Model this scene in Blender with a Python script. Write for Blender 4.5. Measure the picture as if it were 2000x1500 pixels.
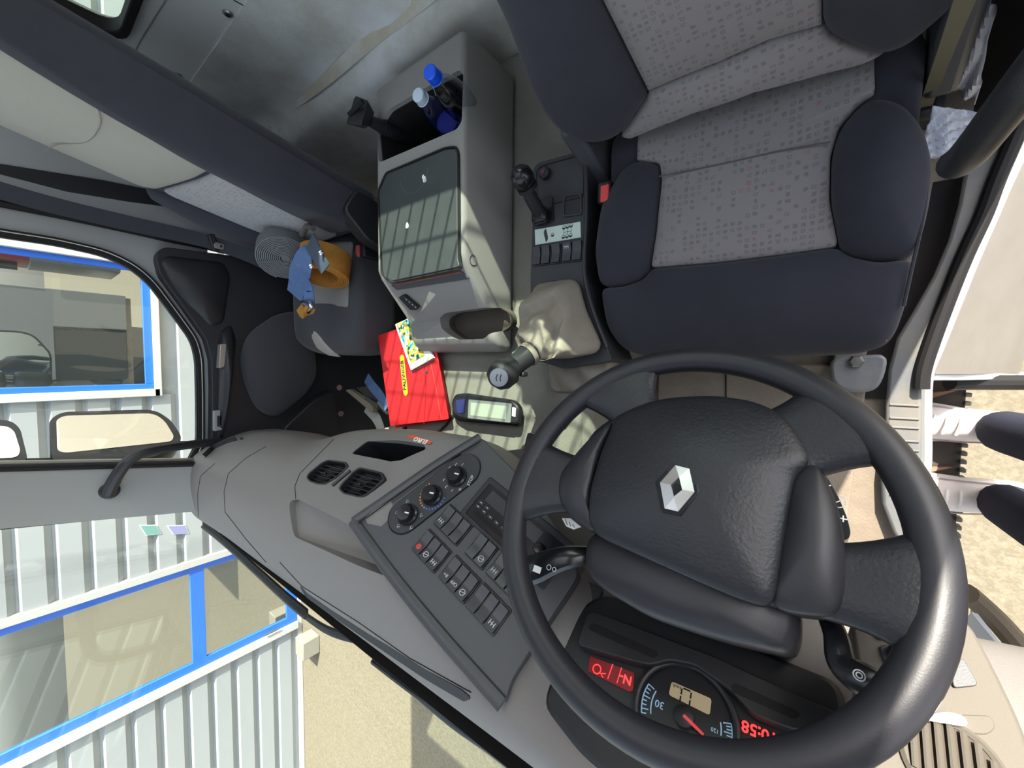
import bpy, bmesh, math, random
import numpy as np
from mathutils import Vector, Matrix
from mathutils.bvhtree import BVHTree

random.seed(7)
for _o in list(bpy.data.objects):
    bpy.data.objects.remove(_o)
SC = bpy.context.scene
COL = SC.collection
H = 2.25                      # eye height above the yard; everything is modelled relative to the eye, then lifted

# ------------------------------------------------------------------ camera
_n = np.array([600., -38.]); _v = np.array([-1000., -55.])
FPX = math.sqrt(-(_n @ _v))   # focal length in pixels of the 2000 px wide photograph
_Z = -np.array([_n[0], _n[1], FPX]); _Z /= np.linalg.norm(_Z)
_X = np.array([_v[0], _v[1], FPX]); _X /= np.linalg.norm(_X)
_Y = np.cross(_Z, _X)
RW = np.array([_X, _Y, _Z])   # camera (right, down, forward) -> truck (right, ahead, up)
cam_d = bpy.data.cameras.new('camera')
cam = bpy.data.objects.new('camera', cam_d); COL.objects.link(cam)
cam_d.sensor_fit = 'HORIZONTAL'; cam_d.sensor_width = 36.0
cam_d.lens = 36.0 * FPX / 2000.0
cam_d.clip_start = 0.02; cam_d.clip_end = 300
_r, _dn, _f = RW[:, 0], RW[:, 1], RW[:, 2]
cam.matrix_world = Matrix(((_r[0], -_dn[0], -_f[0], 0), (_r[1], -_dn[1], -_f[1], 0),
                           (_r[2], -_dn[2], -_f[2], H), (0, 0, 0, 1)))
SC.camera = cam

# ------------------------------------------------------------------ light
SUN = Vector((0.33, 1.0, -0.87)).normalized()      # low sun from behind left
world = bpy.data.worlds.new('sky'); SC.world = world; world.use_nodes = True
_nt = world.node_tree; _nt.nodes.clear()
_sky = _nt.nodes.new('ShaderNodeTexSky'); _sky.sky_type = 'NISHITA'
_sky.sun_disc = False; _sky.sun_elevation = math.asin(-SUN.z)
_sky.sun_rotation = math.atan2(-SUN.x, -SUN.y)
_sky.air_density = 1.0; _sky.dust_density = 2.5; _sky.ozone_density = 1.0
_bg = _nt.nodes.new('ShaderNodeBackground'); _bg.inputs[1].default_value = 0.33
_wo = _nt.nodes.new('ShaderNodeOutputWorld')
_hs = _nt.nodes.new('ShaderNodeHueSaturation'); _hs.inputs['Saturation'].default_value = .45
_nt.links.new(_sky.outputs[0], _hs.inputs['Color']); _nt.links.new(_hs.outputs[0], _bg.inputs[0]); _nt.links.new(_bg.outputs[0], _wo.inputs[0])
sun_d = bpy.data.lights.new('sun', 'SUN'); sun_d.energy = 9.0; sun_d.angle = 0.009
sun_d.color = (1.0, 0.93, 0.80)
sun = bpy.data.objects.new('sun', sun_d); COL.objects.link(sun)
sun.rotation_euler = SUN.to_track_quat('-Z', 'Y').to_euler(); sun.location = (-6, -10, 10)
SC.view_settings.view_transform = 'Standard'; SC.view_settings.look = 'None'
SC.view_settings.gamma = 1.0; SC.view_settings.use_curve_mapping = False
SC.view_settings.exposure = 0.78

# ------------------------------------------------------------------ geometry helpers
def V3(*a): return np.array(a, float)
def nrm(v): v = np.asarray(v, float); return v / np.linalg.norm(v)
def ray(x, y):
    return nrm(RW @ np.array([x - 1000., y - 750., FPX]))
def Zp(x, y, z): d = ray(x, y); return d * (z / d[2])
def Xp(x, y, v): d = ray(x, y); return d * (v / d[0])
def Yp(x, y, v): d = ray(x, y); return d * (v / d[1])

class PL:
    """a plane in the truck with its own across (h) and up (u) axes"""
    def __init__(s, o, h, u):
        s.o = V3(*o); s.h = nrm(h); u = V3(*u); u = u - (u @ s.h) * s.h
        s.u = nrm(u); s.n = np.cross(s.h, s.u)
    def p(s, x, y, c=0.):
        d = ray(x, y); o = s.o + s.n * c
        return d * ((o @ s.n) / (d @ s.n))
    def ab(s, x, y, c=0.):
        P = s.p(x, y, c) - s.o; return (float(P @ s.h), float(P @ s.u))
    def w(s, a, b, c=0.): return s.o + s.h * a + s.u * b + s.n * c
    def abs(s, pts, c=0.):
        return [q[1:] if q[0] == 'ab' else s.ab(q[0], q[1], c) for q in pts]
FLAT = lambda z: PL((0, 0, z), (1, 0, 0), (0, 1, 0))

def ccw(poly):
    a = sum(poly[i - 1][0] * poly[i][1] - poly[i][0] * poly[i - 1][1] for i in range(len(poly)))
    return list(poly) if a > 0 else list(poly)[::-1]
def rnd(poly, r, n=4):
    """round the corners of a 2D polygon"""
    out = []; m = len(poly)
    for i in range(m):
        p = np.array(poly[i], float); a = np.array(poly[i - 1], float); b = np.array(poly[(i + 1) % m], float)
        da = a - p; db = b - p; la = np.linalg.norm(da); lb = np.linalg.norm(db)
        if la < 1e-9 or lb < 1e-9: continue
        da /= la; db /= lb
        k = min(r, la * .48, lb * .48)
        p0 = p + da * k; p1 = p + db * k
        for j in range(n + 1):
            t = j / n
            q = (1 - t) ** 2 * p0 + 2 * t * (1 - t) * p + t * t * p1
            out.append((float(q[0]), float(q[1])))
    return out
def smoothline(pts, n=6, closed=False):
    P = [np.asarray(p, float) for p in pts]; out = []; m = len(P)
    rng = range(m if closed else m - 1)
    for i in rng:
        if closed: p0, p1, p2, p3 = P[i - 1], P[i], P[(i + 1) % m], P[(i + 2) % m]
        else: p0, p1, p2, p3 = P[max(i - 1, 0)], P[i], P[i + 1], P[min(i + 2, m - 1)]
        for j in range(n):
            t = j / n
            out.append(.5 * (2 * p1 + (p2 - p0) * t + (2 * p0 - 5 * p1 + 4 * p2 - p3) * t * t + (3 * p1 - p0 - 3 * p2 + p3) * t ** 3))
    if not closed: out.append(P[-1])
    return out

def offs(poly, d):
    P = [np.array(p) for p in ccw(poly)]; out = []
    m = len(P)
    for i in range(m):
        e0 = nrm(P[i]-P[i-1]); e1 = nrm(P[(i+1) % m]-P[i]); n0 = np.array([e0[1], -e0[0]]); n1 = np.array([e1[1], -e1[0]])
        b = n0+n1; b = b/max(.3, (b @ b)/2); out.append(tuple(P[i]+b*d))
    return out
class MB:
    def __init__(s): s.v = []; s.f = []
    def add(s, V, F):
        k = len(s.v); s.v += [tuple(map(float, p)) for p in V]; s.f += [tuple(i + k for i in f) for f in F]; return s
    def prism(s, bot, top):
        n = len(bot)
        F = [tuple(range(n))[::-1], tuple(range(n, 2 * n))] + [(i, (i + 1) % n, n + (i + 1) % n, n + i) for i in range(n)]
        return s.add(list(bot) + list(top), F)
    def slab(s, pl, ab, c0, c1):
        ab = ccw(ab)
        return s.prism([pl.w(a, b, c0) for a, b in ab], [pl.w(a, b, c1) for a, b in ab])
    def ring(s, pl, outer, inner, c0, c1):
        n = len(outer)
        V = [pl.w(*p, c0) for p in outer] + [pl.w(*p, c0) for p in inner] + [pl.w(*p, c1) for p in outer] + [pl.w(*p, c1) for p in inner]
        F = []
        for i in range(n):
            j = (i + 1) % n
            F += [(2*n+i, 2*n+j, 3*n+j, 3*n+i), (j, i, n+i, n+j), (i, j, 2*n+j, 2*n+i), (n+j, n+i, 3*n+i, 3*n+j)]
        return s.add(V, F)
    def box(s, c, sx, sy, sz, ax=None):
        c = V3(*c)
        ax = ax or ((1, 0, 0), (0, 1, 0), (0, 0, 1)); ax = [nrm(a) for a in ax]
        P = [c + ax[0] * sx * i / 2 + ax[1] * sy * j / 2 + ax[2] * sz * k / 2 for k in (-1, 1) for i, j in ((-1, -1), (1, -1), (1, 1), (-1, 1))]
        return s.prism(P[:4], P[4:])
    def loft(s, rings, closed=True, caps=True):
        n = len(rings[0]); V = [p for r in rings for p in r]; F = []
        for k in range(len(rings) - 1):
            for i in range(n if closed else n - 1):
                j = (i + 1) % n
                F.append((k*n+i, k*n+j, (k+1)*n+j, (k+1)*n+i))
        if caps and closed:
            F.append(tuple(range(n))[::-1]); F.append(tuple((len(rings)-1)*n+i for i in range(n)))
        return s.add(V, F)
    def tube(s, path, r, n=10, flat=1., up=None, caps=True, closed=False):
        P = [np.asarray(p, float) for p in path]; m = len(P); rings = []
        N = None
        for i in range(m):
            if closed: t = nrm(P[(i+1) % m] - P[i-1])
            else: t = nrm(P[min(i+1, m-1)] - P[max(i-1, 0)])
            if N is None:
                ref = V3(*up) if up is not None else (V3(0, 0, 1) if abs(t[2]) < .9 else V3(1, 0, 0))
                N = nrm(ref - (ref @ t) * t)
            elif up is not None:
                ref = V3(*up); N = nrm(ref - (ref @ t) * t)
            else: N = nrm(N - (N @ t) * t)
            Bn = np.cross(t, N); rr = r[i] if hasattr(r, '__len__') else r
            rings.append([P[i] + rr * (math.cos(2*math.pi*k/n) * Bn + flat * math.sin(2*math.pi*k/n) * N) for k in range(n)])
        if closed:
            rings.append(rings[0]); return s.loft(rings, caps=False)
        return s.loft(rings, caps=caps)
    def strip(s, path, w, th, side):
        """flat band: path, width, thickness, side vectors"""
        rings = []
        P = [np.asarray(p, float) for p in path]; m = len(P)
        for i in range(m):
            t = nrm(P[min(i+1, m-1)] - P[max(i-1, 0)])
            sd = V3(*(side[i] if hasattr(side[0], '__len__') else side)); sd = nrm(sd - (sd @ t) * t); n = np.cross(t, sd)
            ww = w[i] if hasattr(w, '__len__') else w
            rings.append([P[i] + sd*ww/2 + n*th/2, P[i] - sd*ww/2 + n*th/2, P[i] - sd*ww/2 - n*th/2, P[i] + sd*ww/2 - n*th/2])
        return s.loft(rings)
    def lathe(s, c, axis, prof, n=20, ref=None):
        """prof: list of (radius, height along axis)"""
        c = V3(*c); a = nrm(axis); q = V3(*(ref or ((1, 0, 0) if abs(a[0]) < .8 else (0, 1, 0)))); q = nrm(q - (q @ a) * a); w = np.cross(a, q)
        rings = [[c + a*h + max(r, 1e-4) * (math.cos(2*math.pi*k/n)*q + math.sin(2*math.pi*k/n)*w) for k in range(n)] for r, h in prof]
        return s.loft(rings)
    def pillow(s, ab, at, depth=.06, puff=.02, edge=.012, power=2.2, c=0., rings=(1., .985, .95, .88, .78, .66, .5, .34, .17), base=None):
        """upholstered pad: outline in plane coordinates; at(a,b,c) maps to space"""
        ab = ccw(ab); cx = sum(p[0] for p in ab) / len(ab); cy = sum(p[1] for p in ab) / len(ab)
        n = len(ab); R = []
        rx = max(1e-4, (max(p[0] for p in ab) - min(p[0] for p in ab)) / 2); ry = max(1e-4, (max(p[1] for p in ab) - min(p[1] for p in ab)) / 2)
        R.append([at(a, b, c - depth) for a, b in ab])
        R.append([at(a, b, c - edge) for a, b in ab])
        for k in rings:
            h = puff * (1 - k ** power) - edge * (1 - min(1, (1 - k) / .06)) ** 2 * .85
            kk = k if k < 1 else .997; wv = max(0., 1 - k) ** .8; row = []
            for a, b in ab:
                dx, dy = a - cx, b - cy; e = .92 / max(1e-6, math.hypot(dx / rx, dy / ry)); m_ = 1 * (1 - wv) + e * wv
                row.append(at(cx + dx * kk * m_, cy + dy * kk * m_, c + h))
            R.append(row)
        V = [p for r in R for p in r]; F = []
        for k in range(len(R) - 1):
            for i in range(n):
                j = (i + 1) % n; F.append((k*n+i, k*n+j, (k+1)*n+j, (k+1)*n+i))
        V.append(at(cx, cy, c + puff)); q = len(V) - 1; l = (len(R) - 1) * n
        for i in range(n): F.append((l+i, l+(i+1) % n, q))
        F.append(tuple(range(n))[::-1])
        return s.add(V, F)

OFF = {}
def link_mesh(name, V, F, mat, parent=None, smooth=35, bevel=0, seg=2, sub=0, solid=0, origin=None, flat=False):
    V = np.array(V, float)
    if parent is not None: off = OFF[parent.name]
    elif origin is not None: off = V3(*origin)
    else:
        mn = V.min(0); mx = V.max(0); off = V3((mn[0]+mx[0])/2, (mn[1]+mx[1])/2, mn[2])
    me = bpy.data.meshes.new(name)
    me.from_pydata([tuple(p) for p in (V - off)], [], F); me.update()
    bm = bmesh.new(); bm.from_mesh(me); bmesh.ops.recalc_face_normals(bm, faces=bm.faces); bm.to_mesh(me); bm.free()
    if not flat:
        me.polygons.foreach_set('use_smooth', [True] * len(me.polygons))
        try: me.set_sharp_from_angle(angle=math.radians(smooth))
        except Exception: pass
    o = bpy.data.objects.new(name, me); COL.objects.link(o)
    if mat is not None: me.materials.append(mat)
    if parent is not None: o.parent = parent
    else: o.location = off
    OFF[o.name] = off
    if bevel:
        m = o.modifiers.new('bevel', 'BEVEL'); m.width = bevel; m.segments = seg; m.limit_method = 'ANGLE'; m.angle_limit = math.radians(32); m.harden_normals = False
    if solid:
        m = o.modifiers.new('solid', 'SOLIDIFY'); m.thickness = solid; m.offset = -1
    if sub:
        m = o.modifiers.new('sub', 'SUBSURF'); m.levels = sub; m.render_levels = sub
    return o
def ob(name, mb, mat, parent=None, **k): return link_mesh(name, mb.v, mb.f, mat, parent, **k)
def tag(o, label, cat, group=None, kind=None):
    if label: o['label'] = label
    if cat: o['category'] = cat
    if group: o['group'] = group
    if kind: o['kind'] = kind
    return o
def struct(o, label=None): 
    o['kind'] = 'structure'
    if label: o['label'] = label
    return o
def thing(name, loc, label, cat, group=None, kind=None):
    o = bpy.data.objects.new(name, None); COL.objects.link(o); o.location = tuple(map(float, loc)); o.empty_display_size = .05
    OFF[o.name] = V3(*loc)
    return tag(o, label, cat, group, kind)
def cut(o, cutters):
    """carve the cutters (MB) out of mesh object o for good"""
    tmp = []
    for c in cutters:
        q = link_mesh('cutter', c.v, c.f, None, o.parent if False else None, origin=(0, 0, 0))
        q.location = (0, 0, 0)
        tmp.append(q)
    root = V3(*OFF[o.name]); sv = o.parent; o.parent = None; lo = o.location.copy(); o.location = tuple(root)
    keep = [(m.name) for m in o.modifiers]
    for q in tmp:
        m = o.modifiers.new('cut', 'BOOLEAN'); m.operation = 'DIFFERENCE'; m.object = q; m.solver = 'EXACT'
    for k in keep: o.modifiers[k].show_viewport = False
    dg = bpy.context.evaluated_depsgraph_get(); dg.update()
    me = bpy.data.meshes.new_from_object(o.evaluated_get(dg))
    for m in [m for m in o.modifiers if m.name.startswith('cut')]: o.modifiers.remove(m)
    for k in keep: o.modifiers[k].show_viewport = True
    old = o.data; o.data = me; me.name = old.name
    for q in tmp: 
        d = q.data; bpy.data.objects.remove(q); bpy.data.meshes.remove(d)
    try: me.set_sharp_from_angle(angle=math.radians(35))
    except Exception: pass
    o.location = lo
    if sv is not None: o.parent = sv; o.location = (0, 0, 0)
    return o
class HIT:
    """finds where a picture point falls on an already built surface"""
    def __init__(s, o):
        off = OFF[o.name]
        me = o.data
        s.t = BVHTree.FromPolygons([tuple(V3(*v.co) + off) for v in me.vertices], [tuple(p.vertices) for p in me.polygons])
    def __call__(s, x, y, lift=0.):
        d = ray(x, y); h = s.t.ray_cast(Vector((0, 0, 0)), Vector(d))
        if h[0] is None: return None
        n = np.array(h[1]); n = n if n @ d < 0 else -n
        return np.array(h[0]) + n * lift
    def normal(s, x, y):
        d = ray(x, y); h = s.t.ray_cast(Vector((0, 0, 0)), Vector(d)); n = np.array(h[1]); return n if n @ d < 0 else -n
    def line(s, pts, lift=0., n=8):
        out = []
        for a, b in zip(pts[:-1], pts[1:]):
            for k in range(n):
                t = k / n; q = s(a[0]+(b[0]-a[0])*t, a[1]+(b[1]-a[1])*t, lift)
                if q is not None: out.append(q)
        q = s(*pts[-1], lift)
        if q is not None: out.append(q)
        return out
def text(name, body, pl, a, b, size, mat, parent, right=None, up=None, c=.0006, ex=.0004, align='CENTER', bold=False, sx=1.):
    """flat lettering standing on plane pl at (a,b); right/up are directions in the plane (a,b)"""
    cu = bpy.data.curves.new(name, 'FONT'); cu.body = body; cu.size = size; cu.align_x = align; cu.align_y = 'CENTER'; cu.extrude = ex
    if bold: cu.offset = size * .02
    cu.resolution_u = 3
    t = bpy.data.objects.new('tmp', cu); COL.objects.link(t)
    dg = bpy.context.evaluated_depsgraph_get(); dg.update()
    me = bpy.data.meshes.new_from_object(t.evaluated_get(dg))
    right = right or (1, 0); up = up or (-right[1], right[0])
    r = pl.h * right[0] + pl.u * right[1]; r = nrm(r); w = pl.h * up[0] + pl.u * up[1]; w = nrm(w)
    V = [pl.w(a, b, c + v.co.z) + r * v.co.x * sx + w * v.co.y for v in me.vertices]; F = [tuple(p.vertices) for p in me.polygons]
    bpy.data.objects.remove(t); bpy.data.curves.remove(cu); bpy.data.meshes.remove(me)
    if not V: return None
    return link_mesh(name, V, F, mat, parent, flat=True)
def copy_tree(o, loc=None, parent=None):
    c = o.copy(); COL.objects.link(c); c.parent = parent
    if parent is None and loc is not None: c.location = loc
    OFF[c.name] = OFF.get(o.name, V3(0, 0, 0))
    for ch in list(o.children): copy_tree(ch, parent=c)
    return c

# ------------------------------------------------------------------ materials
def lin(c): return tuple((x/12.92 if x <= .04045 else ((x+.055)/1.055)**2.4) for x in c)
def rgb(r, g, b): return (*lin((r/255., g/255., b/255.)), 1.)
def M(name, col, rough=.6, bump=None, metal=0., spec=.5, var=None, sheen=0., coat=0., emit=None, alpha=None, trans=0.):
    """var=(scale, amount, colour2): slow stain of a second colour; bump=(scale, strength[, kind])"""
    m = bpy.data.materials.new(name); m.use_nodes = True; nt = m.node_tree; b = nt.nodes['Principled BSDF']
    b.inputs['Base Color'].default_value = col; b.inputs['Roughness'].default_value = rough; b.inputs['Metallic'].default_value = metal
    b.inputs['Specular IOR Level'].default_value = spec
    if sheen: b.inputs['Sheen Weight'].default_value = sheen
    if coat: b.inputs['Coat Weight'].default_value = coat; b.inputs['Coat Roughness'].default_value = .08
    if trans: b.inputs['Transmission Weight'].default_value = trans
    if emit: b.inputs['Emission Color'].default_value = emit[0]; b.inputs['Emission Strength'].default_value = emit[1]
    tc = nt.nodes.new('ShaderNodeTexCoord')
    if var:
        nz = nt.nodes.new('ShaderNodeTexNoise'); nz.inputs['Scale'].default_value = var[0]; nz.inputs['Detail'].default_value = 6; nz.inputs['Roughness'].default_value = .65
        rp = nt.nodes.new('ShaderNodeValToRGB'); rp.color_ramp.elements[0].position = .42; rp.color_ramp.elements[1].position = .66
        mx = nt.nodes.new('ShaderNodeMix'); mx.data_type = 'RGBA'
        ml = nt.nodes.new('ShaderNodeMath'); ml.operation = 'MULTIPLY'; ml.inputs[1].default_value = var[1]
        nt.links.new(tc.outputs['Object'], nz.inputs['Vector']); nt.links.new(nz.outputs[0], rp.inputs[0]); nt.links.new(rp.outputs[0], ml.inputs[0])
        nt.links.new(ml.outputs[0], mx.inputs[0]); mx.inputs[6].default_value = col; mx.inputs[7].default_value = var[2]
        nt.links.new(mx.outputs[2], b.inputs['Base Color'])
    if bump:
        kind = bump[2] if len(bump) > 2 else 'noise'
        if kind == 'voronoi': nz = nt.nodes.new('ShaderNodeTexVoronoi'); nz.feature = 'DISTANCE_TO_EDGE'; nz.inputs['Scale'].default_value = bump[0]; out = nz.outputs['Distance']
        elif kind == 'weave':
            nz = nt.nodes.new('ShaderNodeTexWave'); nz.inputs['Scale'].default_value = bump[0]; nz.inputs['Distortion'].default_value = 1.; nz.inputs['Detail Scale'].default_value = 3; out = nz.outputs[0]
        else: nz = nt.nodes.new('ShaderNodeTexNoise'); nz.inputs['Scale'].default_value = bump[0]; nz.inputs['Detail'].default_value = 4; out = nz.outputs[0]
        bp = nt.nodes.new('ShaderNodeBump'); bp.inputs['Strength'].default_value = bump[1]; bp.inputs['Distance'].default_value = .002
        nt.links.new(tc.outputs['Object'], nz.inputs['Vector']); nt.links.new(out, bp.inputs['Height']); nt.links.new(bp.outputs[0], b.inputs['Normal'])
    return m
def glass_mat(name, tint=(1, 1, 1, 1), refl=1.0):
    m = bpy.data.materials.new(name); m.use_nodes = True; nt = m.node_tree; nt.nodes.clear()
    o = nt.nodes.new('ShaderNodeOutputMaterial'); t = nt.nodes.new('ShaderNodeBsdfTransparent'); t.inputs[0].default_value = tint
    g = nt.nodes.new('ShaderNodeBsdfGlossy'); g.inputs['Roughness'].default_value = 0.0
    L = nt.links.new; ge = nt.nodes.new('ShaderNodeNewGeometry'); dt = nt.nodes.new('ShaderNodeVectorMath'); dt.operation = 'DOT_PRODUCT'; L(ge.outputs['Normal'], dt.inputs[0]); L(ge.outputs['Incoming'], dt.inputs[1])
    def mt(op, x, y):
        q = nt.nodes.new('ShaderNodeMath'); q.operation = op
        for i, t_ in enumerate((x, y)):
            if t_ is None: continue
            if isinstance(t_, (int, float)): q.inputs[i].default_value = t_
            else: L(t_, q.inputs[i])
        return q.outputs[0]
    c1 = mt('SUBTRACT', 1., mt('ABSOLUTE', dt.outputs['Value'], None))
    fr = mt('MULTIPLY', mt('MULTIPLY_ADD', mt('POWER', c1, 5.), .96), refl)
    fr.node.inputs[0].links[0].from_node.inputs[2].default_value = .04
    mx = nt.nodes.new('ShaderNodeMixShader'); L(fr, mx.inputs[0]); L(t.outputs[0], mx.inputs[1]); L(g.outputs[0], mx.inputs[2]); L(mx.outputs[0], o.inputs[0])
    return m
def pattern_mat(name, base, dark, red, cell=.0112):
    """grey cloth woven with scattered little squares"""
    m = M(name, base, .95, spec=.15, sheen=.2); nt = m.node_tree; b = nt.nodes['Principled BSDF']; L = nt.links.new
    tc = nt.nodes.new('ShaderNodeTexCoord'); 
    sx = nt.nodes.new('ShaderNodeSeparateXYZ'); L(tc.outputs['Object'], sx.inputs[0]); sbb = nt.nodes.new('ShaderNodeMath'); sbb.operation = 'SUBTRACT'; L(sx.outputs[1], sbb.inputs[0]); L(sx.outputs[2], sbb.inputs[1])
    cbx = nt.nodes.new('ShaderNodeCombineXYZ'); L(sx.outputs[0], cbx.inputs[0]); L(sbb.outputs[0], cbx.inputs[1])
    sc = nt.nodes.new('ShaderNodeVectorMath'); sc.operation = 'SCALE'; sc.inputs['Scale'].default_value = 1 / cell; L(cbx.outputs[0], sc.inputs[0])
    wob = nt.nodes.new('ShaderNodeTexNoise'); wob.inputs['Scale'].default_value = 1.3; L(sc.outputs[0], wob.inputs['Vector'])
    ad = nt.nodes.new('ShaderNodeVectorMath'); ad.operation = 'MULTIPLY_ADD'; ad.inputs[1].default_value = (.55, .55, 0); L(wob.outputs['Color'], ad.inputs[0]); L(sc.outputs[0], ad.inputs[2])
    fl = nt.nodes.new('ShaderNodeVectorMath'); fl.operation = 'FLOOR'; L(ad.outputs[0], fl.inputs[0])
    fx = nt.nodes.new('ShaderNodeVectorMath'); fx.operation = 'FRACTION'; L(ad.outputs[0], fx.inputs[0])
    mz = nt.nodes.new('ShaderNodeVectorMath'); mz.operation = 'MULTIPLY'; mz.inputs[1].default_value = (1, 1, 0); L(fl.outputs[0], mz.inputs[0])
    wn = nt.nodes.new('ShaderNodeTexWhiteNoise'); wn.noise_dimensions = '3D'; L(mz.outputs[0], wn.inputs['Vector'])
    sb = nt.nodes.new('ShaderNodeVectorMath'); sb.operation = 'SUBTRACT'; sb.inputs[1].default_value = (.5, .5, .5); L(fx.outputs[0], sb.inputs[0])
    av = nt.nodes.new('ShaderNodeVectorMath'); av.operation = 'ABSOLUTE'; L(sb.outputs[0], av.inputs[0])
    sp = nt.nodes.new('ShaderNodeSeparateXYZ'); L(av.outputs[0], sp.inputs[0])
    def math_(op, a, bb):
        q = nt.nodes.new('ShaderNodeMath'); q.operation = op
        for i, t in enumerate((a, bb)):
            if isinstance(t, (int, float)): q.inputs[i].default_value = t
            else: L(t, q.inputs[i])
        return q.outputs[0]
    d = math_('MAXIMUM', sp.outputs[0], sp.outputs[1])
    ins = math_('LESS_THAN', d, .27); core = math_('LESS_THAN', d, .15)
    spc = nt.nodes.new('ShaderNodeSeparateColor'); L(wn.outputs['Color'], spc.inputs[0])
    hol = math_('MULTIPLY', core, math_('GREATER_THAN', spc.outputs[0], .45))
    sq = math_('SUBTRACT', ins, math_('MULTIPLY', hol, .8))
    on = math_('GREATER_THAN', spc.outputs[1], .42)
    fac = math_('MULTIPLY', math_('MULTIPLY', sq, on), .55)
    isred = math_('GREATER_THAN', spc.outputs[2], .94)
    mc = nt.nodes.new('ShaderNodeMix'); mc.data_type = 'RGBA'; mc.inputs[6].default_value = dark; mc.inputs[7].default_value = red; L(isred, mc.inputs[0])
    mm = nt.nodes.new('ShaderNodeMix'); mm.data_type = 'RGBA'; mm.inputs[6].default_value = base; L(mc.outputs[2], mm.inputs[7]); L(fac, mm.inputs[0])
    L(mm.outputs[2], b.inputs['Base Color'])
    nz = nt.nodes.new('ShaderNodeTexNoise'); nz.inputs['Scale'].default_value = 900; bp = nt.nodes.new('ShaderNodeBump'); bp.inputs['Strength'].default_value = .25; bp.inputs['Distance'].default_value = .001
    L(tc.outputs['Object'], nz.inputs['Vector']); L(nz.outputs[0], bp.inputs['Height']); L(bp.outputs[0], b.inputs['Normal'])
    return m

NAVY = M('navy_cloth', rgb(55, 55, 62), .95, (900, .3), spec=.12, sheen=.15, var=(9, .35, rgb(65, 65, 72)))
CHAR = M('charcoal_cloth', rgb(66, 66, 70), .95, (900, .3), spec=.12, sheen=.2)
PATT = pattern_mat('squares_cloth', rgb(138, 132, 131), rgb(102, 96, 97), rgb(146, 96, 92))
CREAM = M('pale_cloth', rgb(165, 162, 152), .95, (1200, .2), spec=.12, sheen=.2)
DASH = M('grey_dash_plastic', rgb(120, 116, 114), .55, (700, .25), spec=.45)
DASHD = M('charcoal_panel_plastic', rgb(72, 73, 77), .5, (900, .18), spec=.45)
BLACK = M('black_plastic', rgb(32, 33, 37), .45, (500, .12), spec=.45)
GLOSS = M('black_glossy_plastic', rgb(24, 25, 29), .22, spec=.5)
RUBBER = M('black_rubber', rgb(26, 25, 26), .7, (300, .1), spec=.3)
WHEELM = M('grained_black_vinyl', rgb(31, 32, 37), .42, (260, .30), spec=.5)
WHEELS = M('satin_black_vinyl', rgb(37, 37, 42), .44, (600, .06), spec=.5)
CONS = M('warm_grey_console_plastic', rgb(140, 137, 133), .5, (800, .2), spec=.45, var=(5, .25, rgb(120, 118, 116)))
LIDM = M('dark_lid_plastic', rgb(54, 58, 59), .5, (40, .04), spec=.5, var=(14, .5, rgb(66, 70, 70)))
CARPET = M('grey_wall_carpet', rgb(208, 209, 207), 1., (650, .5), spec=.05, var=(5, .6, rgb(170, 162, 144)))
TRIM = M('pale_grey_trim', rgb(214, 215, 213), .6, (500, .1), spec=.4)
PILLAR = M('grey_pillar_trim', rgb(150, 151, 152), .6, (500, .1), spec=.35)
MAT_T = M('rubber_tunnel_mat', rgb(126, 124, 116), .85, (500, .6), spec=.2, var=(6, .5, rgb(104, 100, 92)))
FLOORM = M('dusty_floor_mat', rgb(128, 117, 104), .9, (220, .5), spec=.15, var=(7, .8, rgb(150, 138, 122)))
METAL = M('worn_metal', rgb(170, 168, 162), .4, (60, .15), metal=.9)
STEEL = M('dark_steel', rgb(110, 108, 104), .45, (80, .2), metal=.7)
CHROME = M('chrome', rgb(225, 225, 225), .15, metal=1.)
WHITEP = M('white_paint', rgb(222, 222, 220), .35, spec=.5)
PAPER = M('white_paper', rgb(235, 235, 232), .8, spec=.2)
MARK = M('pale_print', rgb(205, 208, 212), .7, spec=.2)
GLASS = glass_mat('clear_glass', (.93, .96, .95, 1), .75)
# ================================================================== the yard and the building
GZ = -H
mb = MB().box((4, 2, GZ - .05), 80, 80, .1)
GROUND = M('worn_concrete_yard', rgb(112, 105, 89), .9, (90, .6), spec=.1, var=(55, .75, rgb(134, 127, 110)))
struct(tag(ob('floor_yard', mb, GROUND), 'sunlit beige concrete and asphalt of the yard outside', None))

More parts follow.
